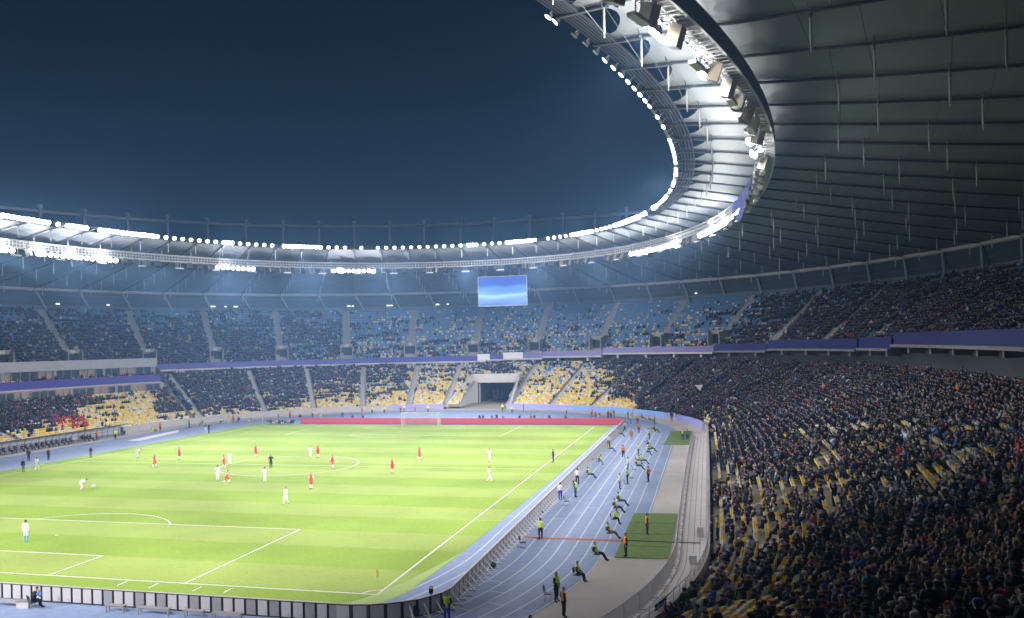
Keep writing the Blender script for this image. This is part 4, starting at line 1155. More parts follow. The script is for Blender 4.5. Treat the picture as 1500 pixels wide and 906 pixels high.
BONES = [('pelvis', 'spine', 2), ('spine', 'chest', 2), ('chest', 'neck', 2), ('neck', 'head0', 0), ('head0', 'head1', 0), ('head1', 'head2', 0)]
for sd in 'lr': BONES += [('chest', 'sh' + sd, 2), ('sh' + sd, 'el' + sd, 1), ('el' + sd, 'wr' + sd, 7), ('wr' + sd, 'ha' + sd, 0), ('pelvis', 'hi' + sd, 3), ('hi' + sd, 'kn' + sd, 3), ('kn' + sd, 'an' + sd, 6), ('an' + sd, 'to' + sd, 4)]


def sit(base, lean=0., legs=.42, arms='lap', spread=.11, hz=.53, feet=0.07):
    J = J_stand(); up_ = hz - .96
    for k in ('pelvis', 'spine', 'chest', 'neck', 'head0', 'head1', 'head2', 'shl', 'shr'):
        (x, y, z), r = J[k]; z += up_; y -= lean * (z - hz); J[k] = ((x, y, z), r)
    for sd, s in (('l', 1), ('r', -1)):
        J['hi' + sd] = ((s * .10, .04, hz - .02), .118); J['kn' + sd] = ((s * spread, legs, hz - .01), .082); J['an' + sd] = ((s * spread, legs + feet, .09), .055); J['to' + sd] = ((s * (spread + .03), legs + feet + .18, .05), .045)
        sx, sy, sz = J['sh' + sd][0]
        if arms == 'lap': e_, w_, h_ = (s * .25, sy + .04, sz - .27), (s * .12, sy + .26, sz - .34), (s * .06, sy + .33, sz - .34)
        elif arms == 'fold': e_, w_, h_ = (s * .24, sy + .07, sz - .25), (s * .02, sy + .25, sz - .17), (-s * .08, sy + .235, sz - .13)
        elif arms == 'side': e_, w_, h_ = (s * .27, sy - .02, sz - .28), (s * .24, sy + .17, sz - .42), (s * .2, sy + .26, sz - .43)
        elif arms == 'chin': e_, w_, h_ = (s * .22, sy + .2, sz - .24), (s * .09, sy + .27, sz - .03), (s * .05, sy + .24, sz + .05)
        else: e_, w_, h_ = (s * .30, sy + .05, sz + .2), (s * .22, sy + .1, sz + .42), (s * .18, sy + .1, sz + .52)
        J['el' + sd] = (e_, .058); J['wr' + sd] = (w_, .044); J['ha' + sd] = (h_, .042)
    return J


POSES = {
    'stand': J_stand(),
    'front': J_stand(ell=(.25, .02, 1.15), wrl=(.10, .18, .95), hal=(.03, .21, .90), elr=(-.25, .02, 1.15), wrr=(-.10, .18, .97), har=(-.03, .2, .92)),
    'hips': J_stand(ell=(.36, -.06, 1.16), wrl=(.22, .06, 1.0), hal=(.16, .1, .98), elr=(-.36, -.06, 1.16), wrr=(-.22, .06, 1.0), har=(-.16, .1, .98)),
    'walk': J_stand(knl=(.10, .18, .51), anl=(.10, .26, .12), tol=(.11, .44, .10), knr=(-.10, -.03, .5), anr=(-.10, -.30, .14), tor=(-.11, -.16, .04), ell=(.24, -.14, 1.16), wrl=(.25, -.12, .92), hal=(.25, -.1, .83), elr=(-.24, .1, 1.15), wrr=(-.22, .24, .97), har=(-.21, .29, .9)),
    'run': J_stand(knl=(.10, .34, .66), anl=(.10, .18, .30), tol=(.11, .33, .20), knr=(-.10, -.14, .5), anr=(-.10, -.50, .36), tor=(-.11, -.52, .18), ell=(.27, -.22, 1.2), wrl=(.22, -.05, 1.05), hal=(.2, .03, 1.06), elr=(-.26, .14, 1.18), wrr=(-.18, .32, 1.26), har=(-.15, .38, 1.32), chest=(0, .12, 1.34), neck=(0, .16, 1.48), head0=(0, .19, 1.55), head1=(0, .19, 1.65), head2=(0, .19, 1.74), shl=(.185, .12, 1.40), shr=(-.185, .12, 1.40)),
    'point': J_stand(ell=(.46, .03, 1.40), wrl=(.70, .05, 1.42), hal=(.8, .06, 1.43)),
    'bend': J_stand(spine=(0, .12, 1.10), chest=(0, .34, 1.18), neck=(0, .46, 1.2), head0=(0, .53, 1.2), head1=(0, .61, 1.22), head2=(0, .68, 1.26), shl=(.185, .38, 1.18), shr=(-.185, .38, 1.18), ell=(.24, .38, .92), wrl=(.16, .34, .68), hal=(.13, .3, .6), elr=(-.24, .38, .92), wrr=(-.16, .34, .68), har=(-.13, .3, .6), knl=(.15, .12, .5), knr=(-.15, .12, .5), pelvis=(0, -.06, .9), hil=(.10, -.06, .86), hir=(-.10, -.06, .86)),
    'lens': J_stand(ell=(.24, .16, 1.28), wrl=(.1, .30, 1.46), hal=(.05, .33, 1.54), elr=(-.24, .16, 1.28), wrr=(-.1, .30, 1.46), har=(-.05, .33, 1.54)),
    'crouch': J_stand(pelvis=(0, -.12, .36), spine=(0, -.02, .54), chest=(0, .1, .74), neck=(0, .16, .87), head0=(0, .2, .95), head1=(0, .21, 1.05), head2=(0, .2, 1.13), shl=(.185, .11, .8), shr=(-.185, .11, .8), ell=(.24, .28, .64), wrl=(.1, .42, .80), hal=(.05, .44, .88), elr=(-.24, .28, .64), wrr=(-.1, .42, .80), har=(-.05, .44, .88), hil=(.1, -.1, .34), hir=(-.1, -.1, .34), knl=(.16, .32, .46), knr=(-.16, .26, .40), anl=(.15, .12, .09), anr=(-.15, .02, .09), tol=(.17, .3, .045), tor=(-.17, .2, .045)),
    'sit_lap': sit(0), 'sit_fold': sit(0, .12, .44, 'fold'), 'sit_side': sit(0, .22, .46, 'side', .13, .53, .26), 'sit_fwd': sit(0, -.35, .40, 'chin'), 'sit_wide': sit(0, .05, .43, 'lap', .2), 'sit_up': sit(0, 0, .42, 'up'),
    'cheer': J_stand(ell=(.32, .06, 1.62), wrl=(.24, .12, 1.84), hal=(.2, .13, 1.94), elr=(-.32, .06, 1.62), wrr=(-.24, .12, 1.84), har=(-.2, .13, 1.94)),
}


def finger(mb, p, d, n_, L, r, curl):
    """three tapering phalanges"""
    pts = [Vector(p)]; d = Vector(d).normalized(); n_ = Vector(n_).normalized()
    for k in range(3):
        d = (d + n_ * curl * (k + .3)).normalized(); pts.append(pts[-1] + d * L * (.45, .32, .23)[k])
    for k in range(3): mb.tube(pts[k], pts[k + 1], r * (1 - .12 * k), 5, r * (1 - .12 * (k + 1)), 0)


def make_body(name, J, sub=True):
    names = list(J); idx = {k: i for i, k in enumerate(names)}
    me = bpy.data.meshes.new('skel'); me.from_pydata([J[k][0] for k in names], [(idx[a], idx[b]) for a, b, c in BONES], [])
    ob = bpy.data.objects.new('skel', me); COL.objects.link(ob); ob.modifiers.new('Skin', 'SKIN')
    for k in names:
        v = me.skin_vertices[0].data[idx[k]]; r = J[k][1]; v.radius = (r, r); v.use_root = (k == 'pelvis')
    if sub: mo = ob.modifiers.new('Sub', 'SUBSURF'); mo.levels = 1; mo.render_levels = 1
    dg = bpy.context.evaluated_depsgraph_get(); dg.update(); ev = ob.evaluated_get(dg); em = ev.to_mesh()
    V = np.array([v.co[:] for v in em.vertices]); F = [tuple(p.vertices) for p in em.polygons]
    ev.to_mesh_clear(); bpy.data.objects.remove(ob); bpy.data.meshes.remove(me)
    ctr = np.array([V[list(f)].mean(0) for f in F])
    best = np.full(len(F), 1e9); reg = np.zeros(len(F), int)
    for a, b, c in BONES:
        A, B = np.array(J[a][0]), np.array(J[b][0]); ra, rb = J[a][1], J[b][1]; d = B - A
        t = np.clip(((ctr - A) @ d) / (d @ d + 1e-9), 0, 1); D = np.linalg.norm(ctr - (A + t[:, None] * d), axis=1) / (ra + (rb - ra) * t)
        m = D < best; best[m] = D[m]; reg[m] = c
    h0, h1 = np.array(J['head0'][0]), np.array(J['head1'][0]); ax = (h1 - h0) / np.linalg.norm(h1 - h0); fw = np.array([0, 1, 0]) - ax * ax[1]; fw /= np.linalg.norm(fw) + 1e-9
    rel = ctr - h1; ishead = (reg == 0) & (np.linalg.norm(rel, axis=1) < .2)
    up_c = rel @ ax; fr_c = rel @ fw
    reg[ishead & ((up_c > .035) | ((fr_c < -.005) & (up_c > -.07)))] = 5
    if sub:
        # nose, ears, eyes and five separate fingers on each hand
        mb = MB(); c = Vector(h1); AX, FW = Vector(ax), Vector(fw); SD = FW.cross(AX)
        k0 = mb.n; q = c + FW * .095 - AX * .045
        mb.add([q + AX * .045 - FW * .01, q - SD * .018 - FW * .012, q + SD * .018 - FW * .012, q + FW * .022 - AX * .004], [(0, 1, 3), (0, 3, 2), (1, 2, 3)])
        for s in (-1, 1):
            mb.box(0, (.014, .035, .05), mtx=Matrix.Translation(c + SD * s * .098 - AX * .03 + FW * .0))
            mb.box(0, (.022, .010, .012), m=5, mtx=Matrix.Translation(c + SD * s * .035 - AX * .018 + FW * .098))
        mb.box(0, (.04, .008, .008), m=5, mtx=Matrix.Translation(c - AX * .085 + FW * .078))
        for sd, s in (('l', 1), ('r', -1)):
            wv, hv = Vector(J['wr' + sd][0]), Vector(J['ha' + sd][0]); d = (hv - wv).normalized()
            side = d.cross(Vector((s, 0, .01))).normalized() if abs(d.x) < .9 else Vector((0, 1, 0)); nrm_ = d.cross(side).normalized()
            for k in range(4): finger(mb, hv + d * .012 + side * (.027 - .018 * k), d, nrm_ * (-s), (.072, .082, .076, .058)[k], .0095, .28)
            finger(mb, hv - d * .03 + side * .034, (d * .6 + side * .8), d, .062, .011, .25)
        V = np.r_[V, np.array([tuple(v) for v in mb.v])]; n0 = len(V) - mb.n; F += [tuple(i + n0 for i in f) for f in mb.f]; reg = np.r_[reg, np.array(mb.m)]
    return V, F, reg


class Body: pass


BODY, MID = {}, {}
for nm, J in POSES.items():
    V, F, reg = make_body(nm, J); me = bpy.data.meshes.new('person_' + nm); me.from_pydata(V.tolist(), [], F)
    for k in range(8): me.materials.append(None)
    me.polygons.foreach_set('material_index', reg.astype(np.int32)); me.polygons.foreach_set('use_smooth', [True] * len(F)); me.update(); BODY[nm] = me


def cloth(name, col): return mat('cloth_' + name, col, .8, .10, 6, 0, None, .15)


CL = {'black': (.014, .018, .026), 'navy': (.020, .029, .060), 'charcoal': (.036, .042, .054), 'dark blue': (.03, .05, .12), 'dark green': (.025, .05, .035), 'brown': (.07, .048, .038), 'grey': (.17, .17, .18), 'maroon': (.11, .018, .025), 'red': (.52, .035, .04), 'beige': (.36, .29, .21), 'white': (.68, .66, .66), 'teal': (.03, .15, .17), 'olive': (.10, .10, .05), 'blue': (.05, .10, .36), 'purple': (.12, .05, .17), 'orange': (.85, .24, .03), 'lime': (.62, .78, .06), 'yellow': (.78, .55, .08), 'jeans': (.06, .085, .16), 'royal': (.05, .06, .42), 'pink': (.62, .18, .22), 'kit red': (.70, .06, .05), 'kit white': (.80, .78, .80), 'skyblue': (.18, .36, .70)}
HATS = {'black knit hat': (.02, .02, .024), 'grey knit hat': (.25, .25, .26), 'white knit hat': (.66, .64, .62), 'dark hair': (.025, .018, .014), 'brown hair': (.09, .055, .032), 'fair hair': (.35, .25, .13), 'red hat': (.5, .04, .05), 'blue hat': (.05, .1, .35), 'dark hood': (.03, .033, .04)}


def dress(o, torso, sleeve=None, legs='black', shoe='black', hair='dark hair', shin=None, fore=None):
    sleeve = sleeve or torso; shin = shin or legs; fore = fore or sleeve
    get = lambda n: SKIN if n == 'skin' else cloth(n, CL[n])
    L = [SKIN, get(sleeve), get(torso), get(legs), get(shoe), cloth(hair, HATS[hair]), get(shin), get(fore)]
    for sl, m_ in zip(o.material_slots, L): sl.link = 'OBJECT'; sl.material = m_


def person(pose, loc, rz, label, group=None, scale=1.0, **kw):
    o = link('person', BODY[pose]); o.location = loc; o.rotation_euler = (0, 0, rz); o.scale = (scale,) * 3
    dress(o, **kw); return tag(o, label, 'person', group)


# chairs
mb = MB(); mb.box((0, 0, .44), (.42, .42, .05)); CH_S = mb.mesh('seat', BLACK)
mb = MB(); mb.add([(-.21, -.2, .58), (.21, -.2, .58), (.21, -.27, .9), (-.21, -.27, .9), (-.21, -.23, .58), (.21, -.23, .58), (.21, -.3, .9), (-.21, -.3, .9)], [(0, 1, 2, 3), (7, 6, 5, 4), (0, 4, 5, 1), (1, 5, 6, 2), (2, 6, 7, 3), (3, 7, 4, 0)]); CH_B = mb.mesh('backrest', BLACK)
mb = MB(); mb.tube((0, 0, .43), (0, .03, 0), .014, 6); CH_L = mb.mesh('leg', STEEL)
mb = MB(); mb.tube((-.2, -.19, .43), (-.2, -.26, .72), .013, 6); mb.tube((.2, -.19, .43), (.2, -.26, .72), .013, 6); CH_F = mb.mesh('back_frame', STEEL)


def chair(loc, rz, label):
    e = empty('folding_chair', loc, rz, label, 'chair', 'black chairs on the track'); link('seat', CH_S, e); link('backrest', CH_B, e); link('back_frame', CH_F, e)
    for sx in (-1, 1):
        for sy in (-1, 1): l = link('leg', CH_L, e); l.location = (sx * .18, sy * .17, 0); l.rotation_euler[2] = 0 if sy > 0 else PI
    return e


EAST = -PI / 2; NORTH = 0.; SOUTH = PI; WEST = PI / 2
G_ST = 'stewards in high visibility vests'
# px, py (feet), pose, facing, torso, sleeve, legs, hair, label
ST = [
    (655, 914, 'front', SOUTH + .25, 'lime', 'black', 'royal', 'dark hair', 'steward in lime vest and bright blue trousers, hands clasped, by the corner boards'),
    (792, 791, 'stand', NORTH + .4, 'lime', 'white', 'black', 'dark hair', 'steward in lime vest with white sleeves standing at the cable cover'),
    (815, 882, 'front', EAST - .4, 'lime', 'black', 'charcoal', 'grey knit hat', 'steward in lime vest and grey hat beside an empty chair near the bottom'),
    (826, 905, 'hips', EAST + .5, 'orange', 'black', 'black', 'fair hair', 'steward in orange vest standing at the bottom edge before the lime steward'),
    (777, 950, 'stand', EAST, 'orange', 'black', 'black', 'black knit hat', 'steward cut off by the bottom edge, only black hat and head showing'),
    (917, 816, 'stand', WEST + .3, 'orange', 'black', 'black', 'black knit hat', 'steward in orange vest at the near left corner of the green mat'),
    (948, 784, 'stand', EAST + .4, 'orange', 'black', 'navy', 'black knit hat', 'steward in orange vest standing on the nearer green mat'),
    (843, 729, 'stand', EAST - .2, 'lime', 'black', 'jeans', 'dark hair', 'steward in lime vest and jeans standing beside the boards'),
    (846, 710, 'stand', NORTH, 'white', 'white', 'navy', 'dark hair', 'man in long white jacket standing by the boards behind the steward in jeans'),
    (821, 733, 'stand', NORTH + .2, 'white', 'white', 'royal', 'dark hair', 'man in white jacket and blue shorts warming up by the boards'),
    (908, 717, 'stand', EAST, 'lime', 'white', 'charcoal', 'dark hair', 'steward in pale vest standing alone mid track among chairs'),
    (919, 709, 'front', EAST, 'lime', 'grey', 'dark green', 'dark hair', 'steward in lime vest beside an empty chair, right of the pale vest steward'),
    (920, 691, 'stand', WEST, 'lime', 'white', 'grey', 'dark hair', 'steward in whitish vest standing just behind the steward beside a chair'),
    (950, 707, 'hips', WEST - .3, 'orange', 'brown', 'navy', 'dark hair', 'steward in orange vest, arm out, right of the seated row'),
    (913, 671, 'stand', NORTH, 'orange', 'orange', 'navy', 'brown hair', 'steward in yellow orange vest standing mid track, far from the mats'),
    (925, 646, 'stand', SOUTH, 'orange', 'red', 'skin', 'dark hair', 'person in red orange top with bare legs on the inner lanes'),
    (936, 635, 'stand', SOUTH, 'orange', 'orange', 'brown', 'dark hair', 'steward in orange vest and brown trousers at the start of the bend'),
    (934, 621, 'stand', SOUTH, 'yellow', 'orange', 'brown', 'fair hair', 'steward in yellow orange vest standing at the far bend'),
    (924, 621, 'stand', EAST, 'lime', 'white', 'navy', 'dark hair', 'steward in lime vest, dark trousers, left of the yellow orange steward on the bend'),
    (920, 615, 'stand', EAST, 'black', 'black', 'black', 'black knit hat', 'person all in black on the far bend near the red board end'),
    (915, 633, 'walk', EAST, 'white', 'white', 'black', 'dark hair', 'man in white coat and black trousers by the end of the side boards'),
    (892, 655, 'walk', SOUTH, 'white', 'white', 'purple', 'dark hair', 'man in white and purple standing against the side boards'),
    (951, 644, 'front', EAST, 'lime', 'lime', 'charcoal', 'dark hair', 'steward in lime vest standing before the far seated group'),
    (959, 622, 'stand', EAST, 'lime', 'black', 'dark green', 'dark hair', 'steward in lime vest standing behind the far seated group'),
    (935, 668, 'front', EAST, 'lime', 'lime', 'dark green', 'fair hair', 'steward in lime vest standing behind two seated stewards'),
    (1000, 645, 'stand', SOUTH, 'lime', 'black', 'charcoal', 'dark hair', 'steward in lime vest standing on the farther green mat'),
    (1007, 645, 'front', SOUTH + .3, 'skyblue', 'grey', 'navy', 'dark hair', 'man in light blue top beside the lime steward on the farther mat'),
    (980, 617, 'stand', SOUTH, 'white', 'grey', 'white', 'dark hair', 'person in white at the pale blue wall, left of three'),
    (984, 617.5, 'stand', SOUTH, 'navy', 'navy', 'grey', 'dark hair', 'person in navy at the pale blue wall, middle of three'),
    (988.5, 618, 'stand', SOUTH, 'white', 'charcoal', 'white', 'brown hair', 'person in white and charcoal at the pale blue wall, right of three'),
    (867, 611, 'stand', SOUTH, 'orange', 'orange', 'jeans', 'fair hair', 'steward in orange vest by the far boards, left of two crouching in pink'),
    (891, 614, 'stand', SOUTH, 'red', 'red', 'charcoal', 'dark hair', 'person in red behind the right end of the red board'),
    (895, 613, 'stand', SOUTH, 'yellow', 'yellow', 'charcoal', 'dark hair', 'steward in yellow beside the person in red, red board end'),
    (899.5, 613, 'stand', EAST, 'navy', 'navy', 'jeans', 'dark hair', 'person in navy right of the yellow steward, red board end'),
    (926, 611, 'stand', SOUTH, 'yellow', 'yellow', 'beige', 'fair hair', 'steward in yellow leaning on the far blue wall side of the bend'),
    # far end
    (736, 603, 'stand', SOUTH, 'lime', 'lime', 'black', 'dark hair', 'steward in lime vest at the right foot of the tunnel ramp'),
    (750, 606, 'hips', SOUTH, 'yellow', 'yellow', 'charcoal', 'dark hair', 'steward in yellow vest right of the tunnel ramp'),
    (767, 603, 'stand', EAST, 'grey', 'grey', 'jeans', 'dark hair', 'thin figure in grey by the violet wall right of the tunnel'),
    (830, 608, 'lens', WEST, 'white', 'white', 'navy', 'dark hair', 'man in white holding a camera before the far blue wall'),
    (587, 604, 'stand', SOUTH, 'orange', 'orange', 'navy', 'dark hair', 'steward in orange vest behind the left post of the far goal'),
    (592, 604, 'stand', SOUTH, 'white', 'white', 'grey', 'fair hair', 'person in white behind the left post of the far goal'),
    (608, 603, 'stand', SOUTH, 'orange', 'orange', 'grey', 'dark hair', 'steward in orange vest behind the middle of the far goal'),
    (627, 605, 'hips', SOUTH, 'yellow', 'yellow', 'charcoal', 'dark hair', 'steward in yellow vest behind the right half of the far goal'),
    (563, 606, 'stand', SOUTH, 'yellow', 'yellow', 'navy', 'dark hair', 'steward in yellow vest left of the far goal'),
    (545, 606, 'stand', SOUTH, 'lime', 'white', 'charcoal', 'dark hair', 'steward in lime vest left of the yellow one near the far goal'),
    (531, 607, 'stand', SOUTH, 'orange', 'orange', 'pink', 'dark hair', 'steward in orange vest at the foot of a far stairway'),
    (458, 612, 'stand', SOUTH, 'yellow', 'yellow', 'navy', 'dark hair', 'steward in yellow vest alone before the far left wall'),
    (425, 613, 'stand', SOUTH, 'orange', 'orange', 'black', 'dark hair', 'steward in orange vest above the group of photographers'),
    (408, 613, 'front', SOUTH, 'lime', 'lime', 'grey', 'fair hair', 'steward in lime vest above the group of photographers'),
    (342, 619, 'stand', SOUTH, 'orange', 'orange', 'charcoal', 'dark hair', 'steward in deep orange vest at the far left bend'),
    (335, 620, 'stand', SOUTH, 'yellow', 'orange', 'white', 'dark hair', 'steward in yellow orange vest left of the deep orange one, far left bend'),
    (277, 628, 'walk', EAST, 'dark green', 'lime', 'black', 'dark hair', 'man in dark green walking by the left wall'),
    (301, 634, 'lens', EAST, 'grey', 'grey', 'white', 'dark hair', 'photographer in grey on the left track, left of a pair'),
    (306, 635, 'lens', EAST, 'black', 'charcoal', 'charcoal', 'dark hair', 'photographer in black on the left track, right of a pair'),
    (235, 632, 'hips', SOUTH, 'orange', 'orange', 'brown', 'dark hair', 'steward in orange vest beside two crouching lime stewards on the left'),
    (169, 644, 'stand', EAST, 'lime', 'lime', 'black', 'dark hair', 'steward in lime vest beside the dark utility cart'),
    (142, 645, 'stand', SOUTH, 'orange', 'orange', 'jeans', 'fair hair', 'steward in orange vest past the end of the team shelter'),
    (133, 671, 'front', EAST, 'charcoal', 'charcoal', 'grey', 'fair hair', 'coach in charcoal standing alone on the left track'),
    (71, 674.5, 'stand', EAST, 'charcoal', 'charcoal', 'black', 'fair hair', 'coach in charcoal in front of the team shelter'),
    (42, 676, 'hips', EAST, 'black', 'black', 'navy', 'dark hair', 'man in black behind the fourth official'),
    (34, 692, 'stand', EAST, 'navy', 'navy', 'grey', 'dark hair', 'fourth official in navy at the left touchline'),
    (1043, 797, 'stand', WEST, 'black', 'black', 'black', 'dark hair', 'man in black standing at the front of the near stand'),
    (1051.5, 792, 'stand', WEST - .3, 'yellow', 'olive', 'navy', 'fair hair', 'man in yellow top standing right behind the man in black'),
]
for (px, py, pose, rz, torso, slv, legs, hair, lb) in ST:
    z = .5 if px > 1035 else 0
    p = at(px, py, z); sh = 'white' if legs in ('white', 'skin') else 'black'
    person(pose, (p[0], p[1], z), rz + random.uniform(-.15, .15), lb, None, random.uniform(.97, 1.04), torso=torso, sleeve=slv, legs=legs, hair=hair, shoe=sh)

SEATED = [
    (846, 852, 'sit_lap', EAST - .2, 'lime', 'black', 'navy', 'dark hair', 'nearest seated steward, lime vest, leaning in his chair'),
    (874, 821, 'sit_side', EAST - .1, 'lime', 'black', 'black', 'black knit hat', 'seated steward in lime vest and black hat left of the orange steward'),
    (893, 789, 'sit_side', EAST, 'lime', 'black', 'olive', 'black knit hat', 'seated steward in lime vest and olive trousers beside the green mat'),
    (899, 768, 'sit_fwd', EAST, 'lime', 'lime', 'black', 'dark hair', 'seated steward in lime vest, first of three in a line from below'),
    (902, 751, 'sit_side', EAST, 'lime', 'charcoal', 'navy', 'grey knit hat', 'seated steward in lime vest with legs stretched, middle of three'),
    (908, 741, 'sit_side', EAST, 'lime', 'black', 'charcoal', 'dark hair', 'seated steward in lime vest, topmost of three in a line'),
    (863, 701, 'sit_side', EAST, 'lime', 'dark green', 'navy', 'dark hair', 'seated steward in lime vest near the boards, mid track'),
    (877, 681, 'sit_fwd', EAST, 'dark green', 'lime', 'grey', 'dark hair', 'seated steward in dark green and lime by the far bag'),
    (893, 662, 'sit_side', EAST, 'dark green', 'lime', 'navy', 'dark hair', 'seated steward in lime sleeves by the side boards below the white and purple man'),
    (908, 640, 'sit_side', EAST, 'white', 'lime', 'charcoal', 'dark hair', 'seated person in white and lime at the far end of the side boards'),
    (934, 688, 'sit_side', EAST, 'lime', 'charcoal', 'navy', 'dark hair', 'seated steward in lime vest behind the two empty chairs'),
    (941, 680, 'sit_side', EAST, 'lime', 'lime', 'dark green', 'dark hair', 'seated steward in lime vest right behind another seated one'),
    (934, 680, 'sit_lap', EAST, 'lime', 'white', 'grey', 'fair hair', 'seated fair haired steward in lime vest in the middle group'),
    (948, 667, 'sit_fwd', EAST, 'lime', 'dark green', 'dark green', 'dark hair', 'seated steward in lime vest and green trousers in the upper group'),
    (953, 662, 'sit_side', EAST, 'lime', 'lime', 'navy', 'grey knit hat', 'seated steward in lime vest and grey hat, upper group, legs out'),
    (948, 655, 'sit_lap', EAST, 'lime', 'charcoal', 'black', 'brown hair', 'seated brown haired steward in lime vest in the upper group'),
    (960, 634, 'sit_side', EAST, 'lime', 'dark green', 'charcoal', 'dark hair', 'seated steward in lime vest, right one of the farthest group'),
    (955, 632, 'sit_lap', EAST, 'lime', 'lime', 'olive', 'fair hair', 'seated steward in lime vest, left one of the farthest group'),
    (941, 616, 'sit_side', EAST, 'dark green', 'dark green', 'olive', 'dark hair', 'seated man in dark green reclining on the far bend'),
    (952, 619, 'sit_side', EAST, 'lime', 'dark green', 'olive', 'dark hair', 'seated steward in lime vest reclining on the far bend'),
    (48, 893, 'sit_fwd', SOUTH + 2.7, 'black', 'skyblue', 'black', 'dark hair', 'photographer in black and light blue seated behind the near boards'),
    (295, 624, 'sit_lap', SOUTH, 'lime', 'dark green', 'grey', 'dark hair', 'seated steward in lime vest by the far left wall'),
    (325, 621, 'sit_lap', SOUTH, 'lime', 'white', 'black', 'dark hair', 'seated steward in lime and white by the far left wall'),
    (350, 619, 'sit_fwd', SOUTH, 'charcoal', 'charcoal', 'black', 'dark hair', 'seated man in charcoal at the far left bend'),
    (366, 619, 'sit_lap', SOUTH, 'lime', 'dark green', 'white', 'dark hair', 'seated steward in lime with white legs at the far left bend'),
    (121, 647, 'sit_lap', EAST, 'navy', 'navy', 'black', 'dark hair', 'seated man in navy past the team shelter, left of three'),
    (127, 647, 'sit_fwd', EAST, 'black', 'navy', 'navy', 'brown hair', 'seated man in black past the team shelter, middle of three'),
    (133, 646.5, 'sit_side', EAST, 'charcoal', 'navy', 'black', 'dark hair', 'seated man in charcoal past the team shelter, right of three'),
]
for (px, py, pose, rz, torso, slv, legs, hair, lb) in SEATED:
    p = at(px, py, 0)
    person(pose, (p[0], p[1], 0), rz, lb, None, 1.0, torso=torso, sleeve=slv, legs=legs, hair=hair)
    chair((p[0], p[1], -.0), rz, 'black chair under the ' + ' '.join(lb.split(',')[0].split()[:11]))
for px, py, lb in ((803, 880, 'empty black chair beside the lime steward in grey hat'), (766, 803, 'empty grey chair by the boards at the end of the cable cover'), (830, 741, 'empty chair behind the man in blue shorts'), (918, 715, 'empty chair right of the pale vest steward'), (925, 706, 'empty chair right of the steward with dark green trousers'), (929, 693, 'empty chair just below the middle seated group'), (640, 896, 'grey folding chair beside the camera tripod')):
    p = at(px, py, 0); chair((p[0], p[1], 0), EAST, lb)

# photographers crouching behind the far boards
k = 0
for px, py, c1, c2 in [(703, 615, 'black', 'navy'), (708, 615, 'charcoal', 'grey'), (721, 615, 'grey', 'charcoal'), (728, 614, 'black', 'black'), (737, 616, 'red', 'pink'), (761, 615, 'black', 'dark green'), (778, 615, 'pink', 'red'), (783, 615, 'navy', 'grey'), (805, 615, 'charcoal', 'black'), (829, 615, 'olive', 'charcoal'), (440, 613, 'black', 'charcoal'), (470, 612, 'white', 'lime'), (502, 611, 'dark green', 'grey'), (532, 615, 'navy', 'black'), (517, 615, 'charcoal', 'navy'), (393, 622, 'grey', 'white'), (397, 622, 'black', 'grey'), (402, 622, 'orange', 'white'), (406, 622, 'white', 'grey'), (410, 622, 'navy', 'black'), (414, 622, 'charcoal', 'white'), (418, 622, 'grey', 'navy'), (423, 622, 'white', 'black'), (427, 622, 'black', 'navy'), (430, 621, 'navy', 'charcoal'), (873, 611, 'pink', 'red'), (878.5, 612, 'red', 'white'), (223, 634, 'lime', 'lime'), (228, 633, 'lime', 'dark green')]:
    k += 1; p = at(px, py, 0)
    if px > 690 and px < 850: p = np.array([p[0], max(p[1], 58.5), 0])
    person('crouch', (p[0], p[1], 0), SOUTH + random.uniform(-.5, .5), 'crouching photographer in %s and %s beyond the far boards, %s in the list from the goal' % (c1, c2, ordinal(k)) if False else 'crouching figure in %s with %s legs, %s' % (c1, c2, 'beyond the red board right of the goal' if 690 < px < 850 else 'in the tight group left of the red board' if 390 < px < 435 else 'by the right end of the far boards' if px > 850 else 'on the left apron' if px < 300 else 'beyond the red board left of the goal'), 'photographers crouching beyond the far boards', 1.0, torso=c1, legs=c2)

# substitutes in the shelter
for k, y in enumerate(np.arange(-9.5, 20.5, 1.1)):
    c1 = ['navy', 'black', 'dark blue', 'charcoal', 'blue', 'navy'][int(rng.integers(6))]
    person(['sit_lap', 'sit_fwd', 'sit_fold', 'sit_wide'][k % 4], (-52.45, float(y), -.06), EAST + rng.normal() * .2, 'substitute in %s seated in the team shelter, %s along from its near end' % (c1, ordinal(k + 1)), 'substitutes in the team shelter', 1.0, torso=c1, legs='navy')

